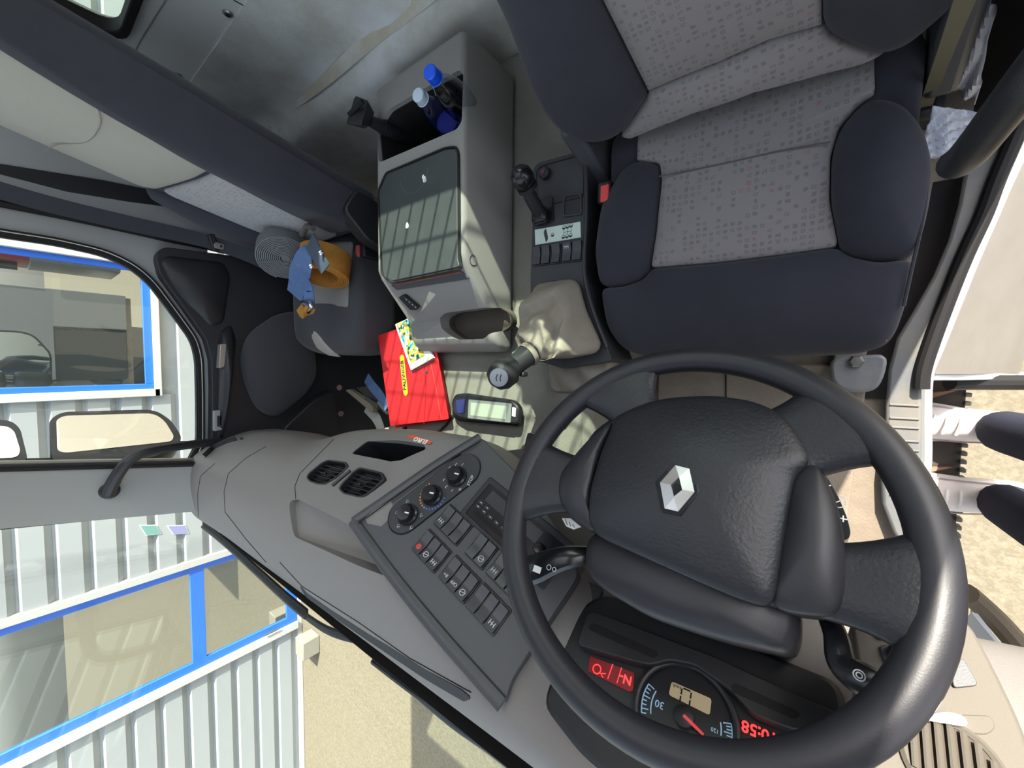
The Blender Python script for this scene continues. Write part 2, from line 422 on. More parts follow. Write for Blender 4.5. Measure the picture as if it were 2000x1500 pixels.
WX = 5.12
SIDING = M('pale_grey_cladding', rgb(148, 153, 155), .45, spec=.45)
WTRIM = M('white_trim_paint', rgb(178, 179, 177), .4, spec=.45)
BLUE = M('blue_frame_paint', rgb(38, 104, 214), .4, spec=.5)
WIN1 = (-.86, .305, -.91, .75)         # y0,y1,z0,z1
DOOR1 = (2.19, 3.33, -2.19, .6)
mb = MB().box((WX + .14, 1.5, .4), .2, 15, 5.3)
wallb = struct(tag(ob('wall_building', mb, SIDING), 'pale grey building with horizontal ribbed cladding beside the truck', None))
WALL_OFF = OFF[wallb.name]
k = -16
proto = {}
def plank(y0, y1, z):
    key = round(y1 - y0, 3)
    if key not in proto:
        prof = [(0.06, .026), (0.045, .026), (0., 0.), (0., -.135), (.045, -.19), (.06, -.19)]
        L = y1 - y0
        V = [(x, -L/2, zz) for x, zz in prof] + [(x, L/2, zz) for x, zz in prof]
        n = len(prof); F = [tuple(range(n)), tuple(range(2*n-1, n-1, -1))] + [(i, n+i, n+(i+1) % n, (i+1) % n) for i in range(n)]
        me = bpy.data.meshes.new('cladding_plank'); me.from_pydata(V, [], F); me.update(); me.materials.append(SIDING); proto[key] = me
    o = bpy.data.objects.new('cladding_plank', proto[key]); COL.objects.link(o); o.parent = wallb
    o.location = Vector((WX, (y0+y1)/2, z)) - Vector(WALL_OFF); return o
while True:
    z = -.249 - .2155 * k
    if z < GZ + .1: break
    good = []
    cuts = [(a - .06, b + .06) for (a, b, z0, z1) in (WIN1, DOOR1) if z > z0 - .05 and z - .19 < z1 + .05]
    y = -6.
    for a, b in sorted(cuts):
        good.append((y, a)); y = b
    good.append((y, 9.))
    for a, b in good: plank(a, b, z)
    k += 1
mb = MB().box((WX + .02, 1.5, GZ + .03), .05, 15, .05)
p_ = ob('base_flashing', mb, WTRIM, wallb)
# two paper notices stuck on the cladding
for i, (q, c) in enumerate(((((274, 1027), (304, 1026), (314, 1042), (286, 1045)), rgb(100, 146, 138)), (((328, 1028), (361, 1026), (368, 1041), (339, 1043)), rgb(128, 130, 170)))):
    pl = PL((WX - .004, 0, 0), (0, -1, 0), (0, 0, 1))
    mb = MB().slab(pl, pl.abs(q), 0, .003)
    o = ob('notice', mb, M('notice_print_%d' % i, c, .6), None); tag(o, ('green' if i == 0 else 'violet') + ' printed notice stuck on the grey cladding beyond the windscreen', 'notice', None)
    ab_ = pl.abs(q); cx_ = sum(p[0] for p in ab_)/4; cy_ = sum(p[1] for p in ab_)/4
    mb = MB().slab(pl, [(cx_+(a-cx_)*1.12, cy_+(b-cy_)*1.1) for a, b in ab_], -.003, 0)
    ob('paper_border', mb, PAPER, o)

REFL = bpy.data.materials.new('reflective_glazing'); REFL.use_nodes = True
_nt = REFL.node_tree; _nt.nodes.clear(); _o = _nt.nodes.new('ShaderNodeOutputMaterial'); _g = _nt.nodes.new('ShaderNodeBsdfGlossy'); _g.inputs['Roughness'].default_value = .0; _g.inputs[0].default_value = (.92, .95, .92, 1)
_d = _nt.nodes.new('ShaderNodeBsdfDiffuse'); _d.inputs[0].default_value = rgb(60, 66, 66); _m = _nt.nodes.new('ShaderNodeMixShader'); _m.inputs[0].default_value = .62
_nt.links.new(_d.outputs[0], _m.inputs[1]); _nt.links.new(_g.outputs[0], _m.inputs[2]); _nt.links.new(_m.outputs[0], _o.inputs[0])
WP = PL((WX, 0, 0), (0, -1, 0), (0, 0, 1))     # n points to -X
def wy(y, z): return (-y, z)
def frame_bar(name, y0, y1, z0, z1, c0, c1, m, par):
    return ob(name, MB().slab(WP, [wy(y0, z0), wy(y1, z0), wy(y1, z1), wy(y0, z1)], c0, c1), m, par, bevel=.004)
# window facing the passenger side
y0, y1, z0, z1 = WIN1
w1 = struct(thing('window_1', (WX, (y0+y1)/2, z0), 'blue framed reflective window in the grey cladding, seen through the side glass', None))
ob('pane', MB().slab(WP, [wy(y0, z0), wy(y1, z0), wy(y1, z1), wy(y0, z1)], -.03, -.02), REFL, w1)
frame_bar('frame_jamb', y0, y0+.05, z0, z1, -.06, .0, BLUE, w1); frame_bar('frame_jamb', y1-.05, y1, z0, z1, -.06, .0, BLUE, w1)
frame_bar('frame_bottom', y0+.05, y1-.05, z0, z0+.06, -.06, .0, BLUE, w1)
frame_bar('frame_top', y0+.05, y1-.05, z1-.06, z1, -.06, .0, BLUE, w1)
frame_bar('reveal_trim', y0-.09, y0, z0-.04, z1, -.05, .045, WTRIM, w1); frame_bar('reveal_trim', y1, y1+.07, z0-.04, z1, -.05, .03, WTRIM, w1)
frame_bar('sill', y0, y1+.07, z0-.055, z0, -.05, .03, WTRIM, w1)
# glazed door ahead, seen through the windscreen
y0, y1, z0, z1 = DOOR1
d1 = struct(thing('door_1', (WX, (y0+y1)/2, z0), 'blue framed glazed door in the cladding ahead of the truck', None))
ob('pane', MB().slab(WP, [wy(y0+.06, -1.14), wy(y1-.06, -1.14), wy(y1-.06, z1), wy(y0+.06, z1)], -.03, -.02), REFL, d1)
ob('pane', MB().slab(WP, [wy(y0+.06, z0+.1), wy(y1-.06, z0+.1), wy(y1-.06, -1.25), wy(y0+.06, -1.25)], -.03, -.02), REFL, d1)
frame_bar('frame_jamb', y0, y0+.07, z0, z1, -.06, .0, BLUE, d1); frame_bar('frame_jamb', y1-.09, y1, z0, z1, -.06, .0, BLUE, d1)
frame_bar('frame_rail', y0+.07, y1-.09, -1.25, -1.13, -.06, .0, BLUE, d1); frame_bar('frame_bottom', y0+.07, y1-.09, z0, z0+.12, -.06, .0, BLUE, d1)
frame_bar('reveal_trim', y0-.07, y0, z0, z1, -.05, .03, WTRIM, d1); frame_bar('reveal_trim', y1, y1+.08, z0, z1, -.05, .04, WTRIM, d1)
ob('handle', MB().tube([V3(WX-.05, y1-.045, -1.95), V3(WX-.05, y1-.045, -1.8)], .012, 8), STEEL, d1)
# small concrete block at the foot of the door
mb = MB(); c_ = Zp(617, 1250, GZ); mb.box((c_[0], c_[1], GZ + .1), .2, .22, .2)
tag(ob('concrete_block', mb, M('pale_concrete', rgb(134, 130, 118), .9, (80, .3)), bevel=.01), 'small pale concrete block on the ground by the blue door', 'block')

# ================================================================== the truck seen from outside (steps, skins, body)
CABW = M('white_cab_paint', rgb(214, 216, 214), .3, spec=.5, coat=.3)
# ---- cab shell as structure
XR, XL, YR, FZ = 1.75, -.25, -.9, -1.22
ROOF = .62
mb = MB().slab(FLAT(FZ), [(-.27, -.91), (-.26, -.36), (-.20, -.16), (-.155, 0.), (-.15, .75), (XR, .75), (XR, -.91)], -.06, 0)
floor = struct(tag(ob('floor', mb, FLOORM), 'dusty brown floor of the truck cab', None))
# rear wall : plastic upper part with the window hole
RW_ = PL((0, YR, 0), (-1, 0, 0), (0, 0, 1))
mb = MB().slab(RW_, [(-XR-.05, -.42), (.30, -.42), (.30, ROOF), (-XR-.05, ROOF)], -.04, 0)
wall_rear = ob('wall_rear', mb, TRIM)
hole = rnd([(-1.6, -.245), (.08, -.245), (.08, .21), (-1.6, .21)], .06, 5)
cut(wall_rear, [MB().slab(RW_, hole, -.1, .1)])
struct(tag(wall_rear, 'pale grey rear wall of the cab around the back window', None))
# carpet covered lower part with its ledge
prof = [(-.94, -.415), (-.897, -.415), (-.890, -.50), (-.895, -.60), (-.888, -.650), (-.862, -.672), (-.828, -.678), (-.806, -.705), (-.812, -.78), (-.80, -.86), (-.80, -1.22), (-.94, -1.22)]
rings = []
for x in np.linspace(-.25, XR + .02, 14):
    w_ = .006 * math.sin(x * 9)
    rings.append([V3(x, y + (w_ if 2 < i < 9 else 0), z) for i, (y, z) in enumerate(prof)])
ob('carpet_panel', MB().loft(rings), CARPET, wall_rear, smooth=60)
LEDGE = M('brownish_carpet', rgb(186, 178, 158), 1., (650, .5), spec=.05, var=(9, .9, rgb(204, 202, 196)))  # brownish strip of uneven width along the ledge top
ob('ledge_strip', MB().strip([V3(x, -.874 + .004*math.sin(x*11), -.6585 + .002*math.sin(x*7)) for x in np.linspace(.1, 1.70, 30)], [.026 + .012*math.sin(3 + x*5) for x in np.linspace(.1, 1.7, 30)], .003, (0, .8, -.6)), LEDGE, wall_rear)
gk = rnd([(-1.6, -.245), (.08, -.245), (.08, .21), (-1.6, .21)], .06, 5)
cxg, cyg = -.76, -.0175
def scl(poly, d):
    return [(cxg + (a-cxg)*(1+d/.84), cyg + (b-cyg)*(1+d/.2275)) for a, b in poly]
ob('window_gasket', MB().ring(RW_, scl(gk, .010), scl(gk, -.010), -.03, .010), RUBBER, wall_rear, bevel=.004)
rg = struct(tag(ob('window_2', MB().slab(RW_, scl(gk, -.005), -.025, -.019), glass_mat('green_rear_glass', (.88, .97, .925, 1), 1.6)), 'green tinted back window of the cab', None))
for q in ((445, 28), (347, 148)):
    c = Yp(*q, YR + .004)
    o = ob('screw_cap', MB().lathe(c - V3(0, .003, 0), (0, 1, 0), [(.012, 0), (.012, .002), (.009, .005), (.005, .0055)], 14), METAL, wall_rear)
    ob('screw_socket', MB().lathe(c - V3(0, .003, 0), (0, 1, 0), [(.0055, .0045), (.0055, .0062), (.002, .0064)], 10), BLACK, wall_rear)
# upper panel seams
for q0, q1 in (((456, 0), (480, 13)),):
    ob('panel_seam', MB().tube([Yp(*q0, YR+.0005), Yp(*q1, YR+.0005)], .0015, 6), RUBBER, wall_rear)
ob('panel_seam', MB().tube([Yp(323, 0, YR+.0005), Yp(305, 28, YR+.0005), Yp(272, 82, YR+.0005), Yp(258, 110, YR+.0005)], .0018, 6), PILLAR, wall_rear)
# protective grille behind the back window
gr = thing('window_guard', (.55, -.995, -.3), 'steel bar guard behind the back window', 'guard')
for i in range(20):
    x = .02 + i * .05
    ob('guard_bar', MB().tube([V3(x, -.995, -.3), V3(x, -.995, .35)], .0032, 6), STEEL, gr)
for z in (-.3, -.21, -.12, -.03, .06, .15, .24, .35):
    ob('guard_rail', MB().tube([V3(.02, -.995, z), V3(.97, -.995, z)], .0032, 6), STEEL, gr)

ob('sunblock_plate', MB().box((.49, -.995, -.56), 1.0, .02, .86), STEEL, gr, bevel=.004)  # unseen solid plate, added to cut off low sun through the back window
# loader crane standing right behind the cab
crn = thing('loader_crane', (1.3, -1.6, -1.2), 'red and grey loader crane folded behind the cab', 'crane')
CRR = M('crane_red', rgb(150, 34, 36), .45); CRG = M('crane_grey', rgb(120, 122, 124), .5)
ob('base', MB().slab(FLAT(-1.2), rnd([(.75, -1.95), (1.65, -1.95), (1.65, -1.30), (.75, -1.30)], .06, 3), 0, .9), CRG, crn, bevel=.02)
ob('column', MB().loft([[V3(x, y, z) for x, y in rnd([(.74+k, -1.85+k), (1.62-k, -1.85+k), (1.62-k, -1.32-k*.3), (.74+k, -1.32-k*.3)], .05, 3)] for z, k in ((-.3, 0), (.4, .0), (.9, .02), (1.1, .08))]), CRR, crn)
ob('sunblock_boom', MB().box((.62, -1.52, 1.36), 2.2, .36, .56), CRR, crn, bevel=.03)  # unseen boom, sized and set to keep sun out of the roof hatch
ob('cylinder', MB().tube([V3(1.2, -1.27, -.2), V3(1.2, -1.27, 1.0)], .05, 12), STEEL, crn)

# unseen roof; its wide glazed hatch is added to let sky light in
RP = PL((0, 0, ROOF), (1, 0, 0), (0, 1, 0))
mb = MB().slab(RP, [(XL-.02, YR-.04), (XR+.05, YR-.04), (XR+.05, .62), (XL-.02, .62)], 0, .05)
roof = ob('ceiling', mb, PILLAR)
cut(roof, [MB().slab(RP, rnd([(.1, -.86), (1.6, -.86), (1.6, .10), (.1, .10)], .06, 4), -.1, .2)])
struct(tag(roof, 'grey cab roof with a glazed hatch added for light', None))
ob('added_hatch_pane', MB().slab(RP, rnd([(.08, -.88), (1.62, -.88), (1.62, .12), (.08, .12)], .06, 4), .052, .057), GLASS, roof)
ob('added_hatch_seal', MB().tube([RP.w(a, b, .052) for a, b in ccw(rnd([(.09, -.87), (1.61, -.87), (1.61, .11), (.09, .11)], .06, 4))], .008, 6, closed=True), RUBBER, roof)

# ---- driver side body: rear corner, sill, step
SIDE = PL((XL, 0, 0), (0, 1, 0), (0, 0, 1))      # n = +X
mb = MB().slab(SIDE, [(YR-.04, -1.24), (-.52, -1.24), (-.50, -.6), (-.5, ROOF), (YR-.04, ROOF)], -.07, .0)
struct(tag(ob('wall_left', mb, PILLAR, bevel=.015), 'grey rear pillar beside the driver seat', None))

# windscreen and pillars are in the dashboard section
# ================================================================== passenger side: pillars, door, glass
S = PL((XR, 0, 0), (0, -1, 0), (0, 0, 1))        # n = -X, into the cab
win_ab = [('ab', .35, .46), (0, 450), (110, 467), (205, 489), (262, 516), (300, 548), (345, 608), (384, 662), (394, 700), (396, 780), (396, 868), (372, 916), (200, 918), (0, 919), ('ab', -.32, .46)]
WO = S.abs(win_ab)
fr = MB().slab(S, [(.44, -.47), (.44, ROOF), (-.37, ROOF), (-.37, -.47)], -.06, .0)
door_r = thing('door_2', (XR, 0, -1.2), 'black and grey passenger door with its window', None); struct(door_r)
dfr = ob('window_frame', fr, PILLAR, door_r)
cut(dfr, [MB().slab(S, rnd(WO, .03, 3), -.2, .2)])
WR = rnd(WO, .03, 3)
ob('window_seal', MB().ring(S, offs(WR, .004), offs(WR, -.016), -.03, .012), RUBBER, door_r, bevel=.004)
ob('seal_bead', MB().tube([S.w(a, b, .012) for a, b in ccw(offs(WR, -.003))], .0022, 6, closed=True), METAL, door_r)
ob('seal_bead', MB().tube([S.w(a, b, .004) for a, b in ccw(offs(WR, -.018))], .003, 6, closed=True), BLACK, door_r)
ob('pane', MB().slab(S, WR, -.035, -.030), GLASS, door_r)
# door aperture seal
ob('aperture_seal', MB().tube([S.w(*S.ab(*q), .012) for q in smoothline([(-120, 375), (0, 398), (130, 424), (250, 450), (330, 468), (400, 482), (520, 512)], 4)], .012, 8), RUBBER, door_r)
# door card
card = S.abs([(298, 505), (304, 492), (318, 487), (440, 502), (490, 512), ('ab', .38, -.62), ('ab', .38, -1.2), ('ab', -.34, -1.2), ('ab', -.34, -.50), (405, 885), (407, 760), (405, 702), (394, 662), (350, 600), (306, 540)])
ob('door_card', MB().slab(S, rnd(card, .012, 3), -.05, .045), BLACK, door_r, bevel=.012, seg=3)
S2 = PL((XR - .05, 0, 0), (0, -1, 0), (0, 0, 1))
ob('corner_pad', MB().pillow(rnd(S2.abs([(312, 510), (326, 498), (438, 512), (452, 540), (438, 632), (412, 640), (362, 590), (330, 548)]), .02, 4), S2.w, .02, .022, .008), BLACK, door_r)
ob('armrest', MB().pillow(rnd(S2.abs([(432, 645), (452, 632), (462, 660), (452, 720), (440, 800), (434, 860), (424, 860), (426, 720)]), .012, 3), S2.w, .03, .05, .012), BLACK, door_r)
ob('pull_handle', MB().slab(S2, rnd(S2.abs([(424, 672), (436, 672), (432, 716), (422, 720)]), .006, 3), .0, .035), METAL, door_r, bevel=.004)
ob('lock_plate', MB().slab(S2, rnd(S2.abs([(416, 802), (433, 800), (432, 838), (416, 842)]), .004, 3), -.01, .014), M('grey_lock_plastic', rgb(140, 142, 146), .4), door_r, bevel=.003)
ob('lock_lever', MB().slab(S2, rnd(S2.abs([(421, 811), (426, 811), (426, 831), (421, 833)]), .003, 3), .014, .022), BLACK, door_r, bevel=.002)
S3 = PL((XR - .075, 0, 0), (0, -1, 0), (0, 0, 1))
ob('card_insert', MB().pillow(rnd(S3.abs([(474, 690), (490, 650), (545, 612), (590, 606), (612, 640), (622, 735), (600, 770), (540, 818), (505, 800), (480, 745)]), .05, 5), S3.w, .05, .03, .012), CHAR, door_r)
ob('map_pocket', MB().slab(S2, rnd(S2.abs([(540, 835), (600, 780), (640, 760), (650, 860), (560, 862)]), .02, 3), -.02, .06), BLACK, door_r, bevel=.01)
# rear pillar trim on the passenger side
mb = MB().slab(S, [(.42, -1.22), (.94, -1.22), (.94, ROOF), (.42, ROOF)], -.05, -.012)
wr_ = struct(tag(ob('wall_right', mb, PILLAR, bevel=.01), 'grey door pillar and side wall behind the passenger door', None))
ob('pillar_dark_strip', MB().slab(S, S.abs([(-40, 322), (0, 338), (130, 372), (250, 392), (385, 410), (348, 380), (200, 350), (0, 318)]), -.012, -.008), BLACK, wr_)  # flat black strip laid on the pillar trim
ob('pillar_seam', MB().tube([S.w(*S.ab(*q), -.010) for q in ((-60, 222), (0, 240), (95, 266), (170, 286))], .002, 6), BLACK, wr_)
# front pillar on the passenger side
ap = [V3(1.735, .385, -.50), V3(1.70, .395, -.50), V3(1.69, .44, -.50), V3(1.69, .52, -.50), V3(1.695, .553, -.50), V3(1.752, .560, -.50), V3(1.80, .50, -.50)]
mb = MB().loft([[p + V3(0, 0, 0) for p in ap], [p + V3(0, -.092, .5) for p in ap], [p + V3(0, -.198, 1.1) for p in ap]])
apr = ob('trim_1', mb, PILLAR, smooth=50); struct(tag(apr, 'grey front pillar trim on the passenger side', None))
ob('pillar_seal', MB().tube([V3(1.70, .385, -.5), V3(1.70, .300, 0), V3(1.70, .198, .6)], .009, 8), RUBBER, apr)
ob('pillar_seal', MB().tube([V3(1.725, .375, -.5), V3(1.725, .290, 0), V3(1.725, .19, .6)], .008, 8), METAL, apr)
# front pillar, driver side (outside the picture, carries the windscreen)
mb = MB().loft([[V3(-p[0] + 1.49, p[1], p[2]) for p in ap], [V3(-p[0] + 1.49, p[1] - .187, p[2] + 1.1) for p in ap]])
struct(tag(ob('trim_2', mb, PILLAR, smooth=50), 'grey front pillar trim on the driver side', None))
# windscreen
WS = PL((0, .628, -.46), (1, 0, 0), (0, -.17, 1))
wsl = [(-.255, .55), (-.245, .585), (-.20, .615), (-.12, .628), (.3, .630), (.75, .631), (1.2, .630), (1.62, .628), (1.70, .615), (1.745, .585), (1.76, .55)]
wsl = smoothline([V3(x, y, 0) for x, y in wsl], 4)
def wsp(p, z, d=0.): return V3(p[0], p[1] - .17*(z + .46) + d, z)
mbw = MB(); zs_ = [-.52, -.2, .2, .58]; nW = len(wsl)
mbw.loft([[wsp(p, z) for p in wsl] + [wsp(p, z, .006) for p in wsl[::-1]] for z in zs_])
ws = struct(tag(ob('window_3', mbw, glass_mat('windscreen_glass', (.94, .97, .96, 1), .85)), 'clear windscreen of the truck', None))
mbb = MB().loft([[wsp(p, z, -.002) for p in wsl] + [wsp(p, z, -.001) for p in wsl[::-1]] for z in (-.52, -.456)])
ob('black_border', mbb, RUBBER, ws)
for e_ in (wsl[0], wsl[-1]): ob('edge_seal', MB().tube([wsp(e_, z) for z in zs_], .009, 8), RUBBER, ws)
hdr = MB().box(((XR+XL)/2, .47, .60), XR - XL, .12, .1)
struct(tag(ob('trim_3', hdr, PILLAR, bevel=.02), 'grey header trim above the windscreen', None))
# grab handle on the front pillar
gp = [(430, 862), (395, 866), (345, 872), (290, 882), (258, 895), (238, 915), (222, 940), (212, 962)]
xs = [1.68, 1.66, 1.635, 1.62, 1.62, 1.63, 1.655, 1.68]
path = smoothline([Xp(*q, x) for q, x in zip(gp, xs)], 5)
gh = ob('grab_handle', MB().tube(path, [.014 + .004 * (i/len(path))**2 for i in range(len(path))], 10), BLACK, apr); gh['label'] = 'black curved grab handle'
ob('handle_foot', MB().lathe(Xp(213, 958, 1.69), (-1, -.1, 0), [(.024, 0), (.024, .012), (.018, .02)], 14), BLACK, gh)
# mirrors outside
def mirror(name, body, glass, x, label):
    cx_ = sum(q[0] for q in body)/len(body); cy_ = sum(q[1] for q in body)/len(body)
    o_ = Xp(cx_, cy_, x); pl = PL(o_, (.80, -.60, 0), (0, 0, 1))
    t = thing(name, o_, label, 'mirror')
    B_ = rnd(pl.abs(body), .035, 5)
    mbb = MB(); cxx = sum(p[0] for p in B_)/len(B_); cyy = sum(p[1] for p in B_)/len(B_)
    B_ = ccw(B_)
    R_ = [[pl.w(cxx+(a-cxx)*s, cyy+(b-cyy)*s, c) for a, b in B_] for s, c in ((.55, -.11), (.85, -.095), (.97, -.06), (1., -.02), (1., .0), (.985, .006))]
    mbb.loft(R_)
    ob('housing', mbb, BLACK, t, smooth=60)
    ob('mirror_glass', MB().slab(pl, rnd(pl.abs(glass, .008), .03, 5), .004, .008), M('mirror_silver_' + name, (.9, .9, .9, 1), .0, metal=1.), t)
    return t, pl
m1, mpl = mirror('door_mirror', [(96, 820), (120, 806), (302, 801), (335, 822), (356, 855), (346, 874), (300, 897), (110, 913), (98, 895)], [(110, 820), (125, 812), (300, 807), (322, 822), (340, 852), (335, 862), (112, 886)], 2.02, 'large black door mirror outside the passenger window, nearer the dashboard')
ob('arm', MB().tube([mpl.p(340, 868, -.05), V3(1.84, .33, -.47), V3(1.78, .34, -.50)], .014, 8), BLACK, m1)
m2, mpl2 = mirror('wide_mirror', [(-110, 820), (20, 822), (40, 838), (54, 895), (46, 912), (-110, 916)], [(-100, 830), (14, 832), (28, 842), (40, 880), (34, 893), (-100, 900)], 2.02, 'smaller wide angle mirror cut by the left picture edge')
ob('arm', MB().tube([mpl2.p(40, 905, -.05), mpl.p(110, 903, -.05)], .016, 8), BLACK, m2)
# passenger seat belt
sb = thing('seat_belt', Xp(480, 500, 1.62), 'black passenger seat belt hanging along the grey pillar', 'seat belt')
pth = [Xp(-80, 345, 1.70), Xp(0, 372, 1.70), Xp(120, 405, 1.69), Xp(260, 438, 1.68), Xp(400, 470, 1.66), Xp(480, 497, 1.62), Xp(520, 515, 1.56)]
ob('webbing', MB().strip(smoothline(pth, 4), .046, .002, (0, -1, -.25)), M('belt_webbing', rgb(58, 60, 66), .8, (900, .3), spec=.3), sb)
ob('tongue_holder', MB().box(Xp(416, 474, 1.655), .02, .055, .022, ((0, .25, 1), (0, 1, -.25), (1, 0, 0))), BLACK, sb, bevel=.004)
TG = PL(Xp(425, 480, 1.645), (0, -1, 0), (0, 0, 1))
tng = MB().slab(TG, TG.abs([(417, 477), (421, 473), (434, 476), (438, 479), (437, 487), (433, 488), (419, 484)]), 0, .003)
to_ = ob('tongue', tng, METAL, sb, bevel=.001)
ob('tongue_slot', MB().slab(TG, TG.abs([(430, 478), (434, 479), (433, 484), (429, 483)]), .002, .0035), BLACK, sb)
# wipers just outside the glass
WSo = lambda x, y, d=.03: WS.p(x, y, -d)
def wiper(name, blade, arm, label, gaps):
    t = thing(name, WSo(*blade[0]), label, 'wiper', 'windscreen wipers')
    bl = smoothline([WSo(*q, .016) for q in blade], 5)
    ob('rubber_blade', MB().strip(bl, .012, .006, (0, 1, 0)), RUBBER, t)
    ob('blade_carrier', MB().tube([p + V3(0, .012, .004) for p in bl], .006, 6), BLACK, t)
    ob('arm', MB().tube(smoothline([WSo(*q[:2], q[2]) for q in arm], 5), [.008 + .010*(i/(5*(len(arm)-1)))**1.5 for i in range(5*(len(arm)-1)+1)], 8, flat=.5), BLACK, t)
    for i, (q0, qm, q1) in enumerate(gaps):
        ob('bridge', MB().tube(smoothline([WSo(*q0, .02), WSo(*qm, .045), WSo(*q1, .02)], 5), .005, 6), BLACK, t)
    return t
wiper('wiper', [(398, 1022), (440, 1055), (500, 1108), (560, 1162), (600, 1195)], [(470, 1090, .05), (545, 1160, .06), (600, 1205, .07), (650, 1235, .07), (715, 1248, .06), (760, 1232, .03)], 'long black wiper lying along the windscreen foot near the passenger pillar', [((425, 1043), (470, 1090), (510, 1118)), ((500, 1110), (545, 1158), (585, 1182))])
wiper('wiper', [(731, 1279), (800, 1330), (880, 1385), (960, 1440), (1050, 1505), (1120, 1555)], [(800, 1345, .05), (880, 1410, .055), (960, 1462, .06), (1040, 1520, .06)], 'black wiper lying along the windscreen foot in front of the steering wheel', [((737, 1290), (775, 1322), (792, 1333)), ((790, 1330), (830, 1365), (870, 1390)), ((850, 1370), (880, 1398), (905, 1402))])
# ================================================================== dashboard
stn = {
 1.755: [(.622, -.475), (.618, -.452), (.55, -.398), (.43, -.383), (.355, -.402), (.318, -.45), (.290, -.51), (.278, -.60), (.30, -.74), (.42, -.86)],
 1.66: [(.622, -.475), (.618, -.455), (.55, -.405), (.43, -.385), (.355, -.405), (.313, -.455), (.284, -.52), (.272, -.60), (.30, -.74), (.42, -.86)],
 1.45: [(.622, -.475), (.618, -.457), (.55, -.425), (.43, -.402), (.355, -.420), (.303, -.468), (.268, -.53), (.256, -.60), (.29, -.74), (.42, -.86)],
 1.22: [(.617, -.475), (.613, -.457), (.55, -.432), (.43, -.418), (.355, -.436), (.300, -.478), (.262, -.535), (.250, -.60), (.29, -.74), (.42, -.86)],
 1.02: [(.612, -.475), (.608, -.457), (.54, -.434), (.43, -.426), (.345, -.444), (.285, -.490), (.222, -.552), (.200, -.61), (.25, -.74), (.40, -.86)],
 .87: [(.608, -.475), (.604, -.455), (.53, -.436), (.42, -.430), (.335, -.446), (.270, -.498), (.202, -.565), (.180, -.62), (.23, -.74), (.40, -.86)],
 .72: [(.602, -.475), (.598, -.453), (.53, -.438), (.41, -.432), (.330, -.452), (.262, -.510), (.196, -.575), (.170, -.63), (.22, -.74), (.40, -.86)],
 .55: [(.598, -.475), (.594, -.452), (.53, -.440), (.44, -.450), (.38, -.50), (.31, -.56), (.23, -.62), (.200, -.67), (.24, -.75), (.40, -.86)],
 .36: [(.592, -.475), (.588, -.450), (.545, -.440), (.51, -.455), (.47, -.50), (.42, -.55), (.38, -.60), (.36, -.68), (.36, -.76), (.42, -.86)],
 .10: [(.590, -.475), (.586, -.450), (.555, -.440), (.53, -.452), (.51, -.50), (.49, -.56), (.45, -.62), (.40, -.68), (.38, -.76), (.42, -.86)],
 -.26: [(.590, -.475), (.586, -.450), (.555, -.440), (.53, -.452), (.50, -.49), (.44, -.54), (.38, -.60), (.34, -.68), (.34, -.76), (.42, -.86)]}
xs_ = sorted(stn, reverse=True)
rows = [smoothline([V3(x, *p) for p in stn[x]], 5) for x in xs_]
cols = [smoothline([r[i] for r in rows], 5) for i in range(len(rows[0]))]
rings = [[cols[i][k] for i in range(len(cols))] + [V3(cols[0][k][0], .60, -.86), V3(cols[0][k][0], .61, -.6)] for k in range(len(cols[0]))]
dash = thing('dashboard', (.75, .45, -.86), 'grey moulded dashboard across the whole cab', 'dashboard')
dsh = ob('dash_body', MB().loft(rings), DASH, dash, smooth=50)
D0 = HIT(dsh)
def surf_plane(pts, hit=D0, updir=(0, 1, 0)):
    """plane through the surface under a set of picture points"""
    P = [hit(*q) for q in pts]; c = sum(P)/len(P)
    n = sum(hit.normal(*q) for q in pts); n = nrm(n)
    h = V3(1, 0, 0); h = nrm(h - (h @ n)*n); u = np.cross(n, h)
    return PL(c, h, u)
# tray sunk into the top, open storage bin, vent wells
tray_q = [(551, 980), (566, 974), (690, 1023), (760, 1105), (930, 1182), (900, 1178), (556, 1050)]
TR = surf_plane([(600, 1010), (680, 1050), (780, 1110)])
tray_ab = rnd(TR.abs(tray_q), .012, 3)
bin_q = [(680, 880), (712, 856), (775, 860), (828, 868), (832, 876), (785, 900), (764, 903)]
BN = surf_plane([(720, 880), (780, 885), (800, 872)])
bin_ab = rnd(BN.abs(bin_q), .008, 3)
vents_q = [[(600, 933), (604, 925), (630, 904), (642, 899), (676, 904), (681, 912), (660, 932), (636, 946), (620, 945), (605, 940)],
           [(663, 955), (668, 946), (692, 921), (704, 914), (746, 924), (752, 936), (728, 958), (712, 970), (700, 971), (672, 964)]]
VT = surf_plane([(640, 920), (705, 940), (690, 925)])
cutters = [MB().slab(TR, tray_ab, -.034, .06), MB().slab(BN, bin_ab, -.11, .05)] + [MB().slab(VT, rnd(VT.abs(q), .006, 2), -.05, .05) for q in vents_q]
cut(dsh, cutters)
D1 = HIT(dsh)
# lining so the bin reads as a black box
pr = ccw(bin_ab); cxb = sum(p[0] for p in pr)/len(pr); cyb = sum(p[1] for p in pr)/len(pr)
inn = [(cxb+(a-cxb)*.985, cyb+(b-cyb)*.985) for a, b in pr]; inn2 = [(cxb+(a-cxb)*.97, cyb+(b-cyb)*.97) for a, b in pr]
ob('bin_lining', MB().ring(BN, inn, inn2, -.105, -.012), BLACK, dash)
ob('bin_floor', MB().slab(BN, inn, -.108, -.100), BLACK, dash)
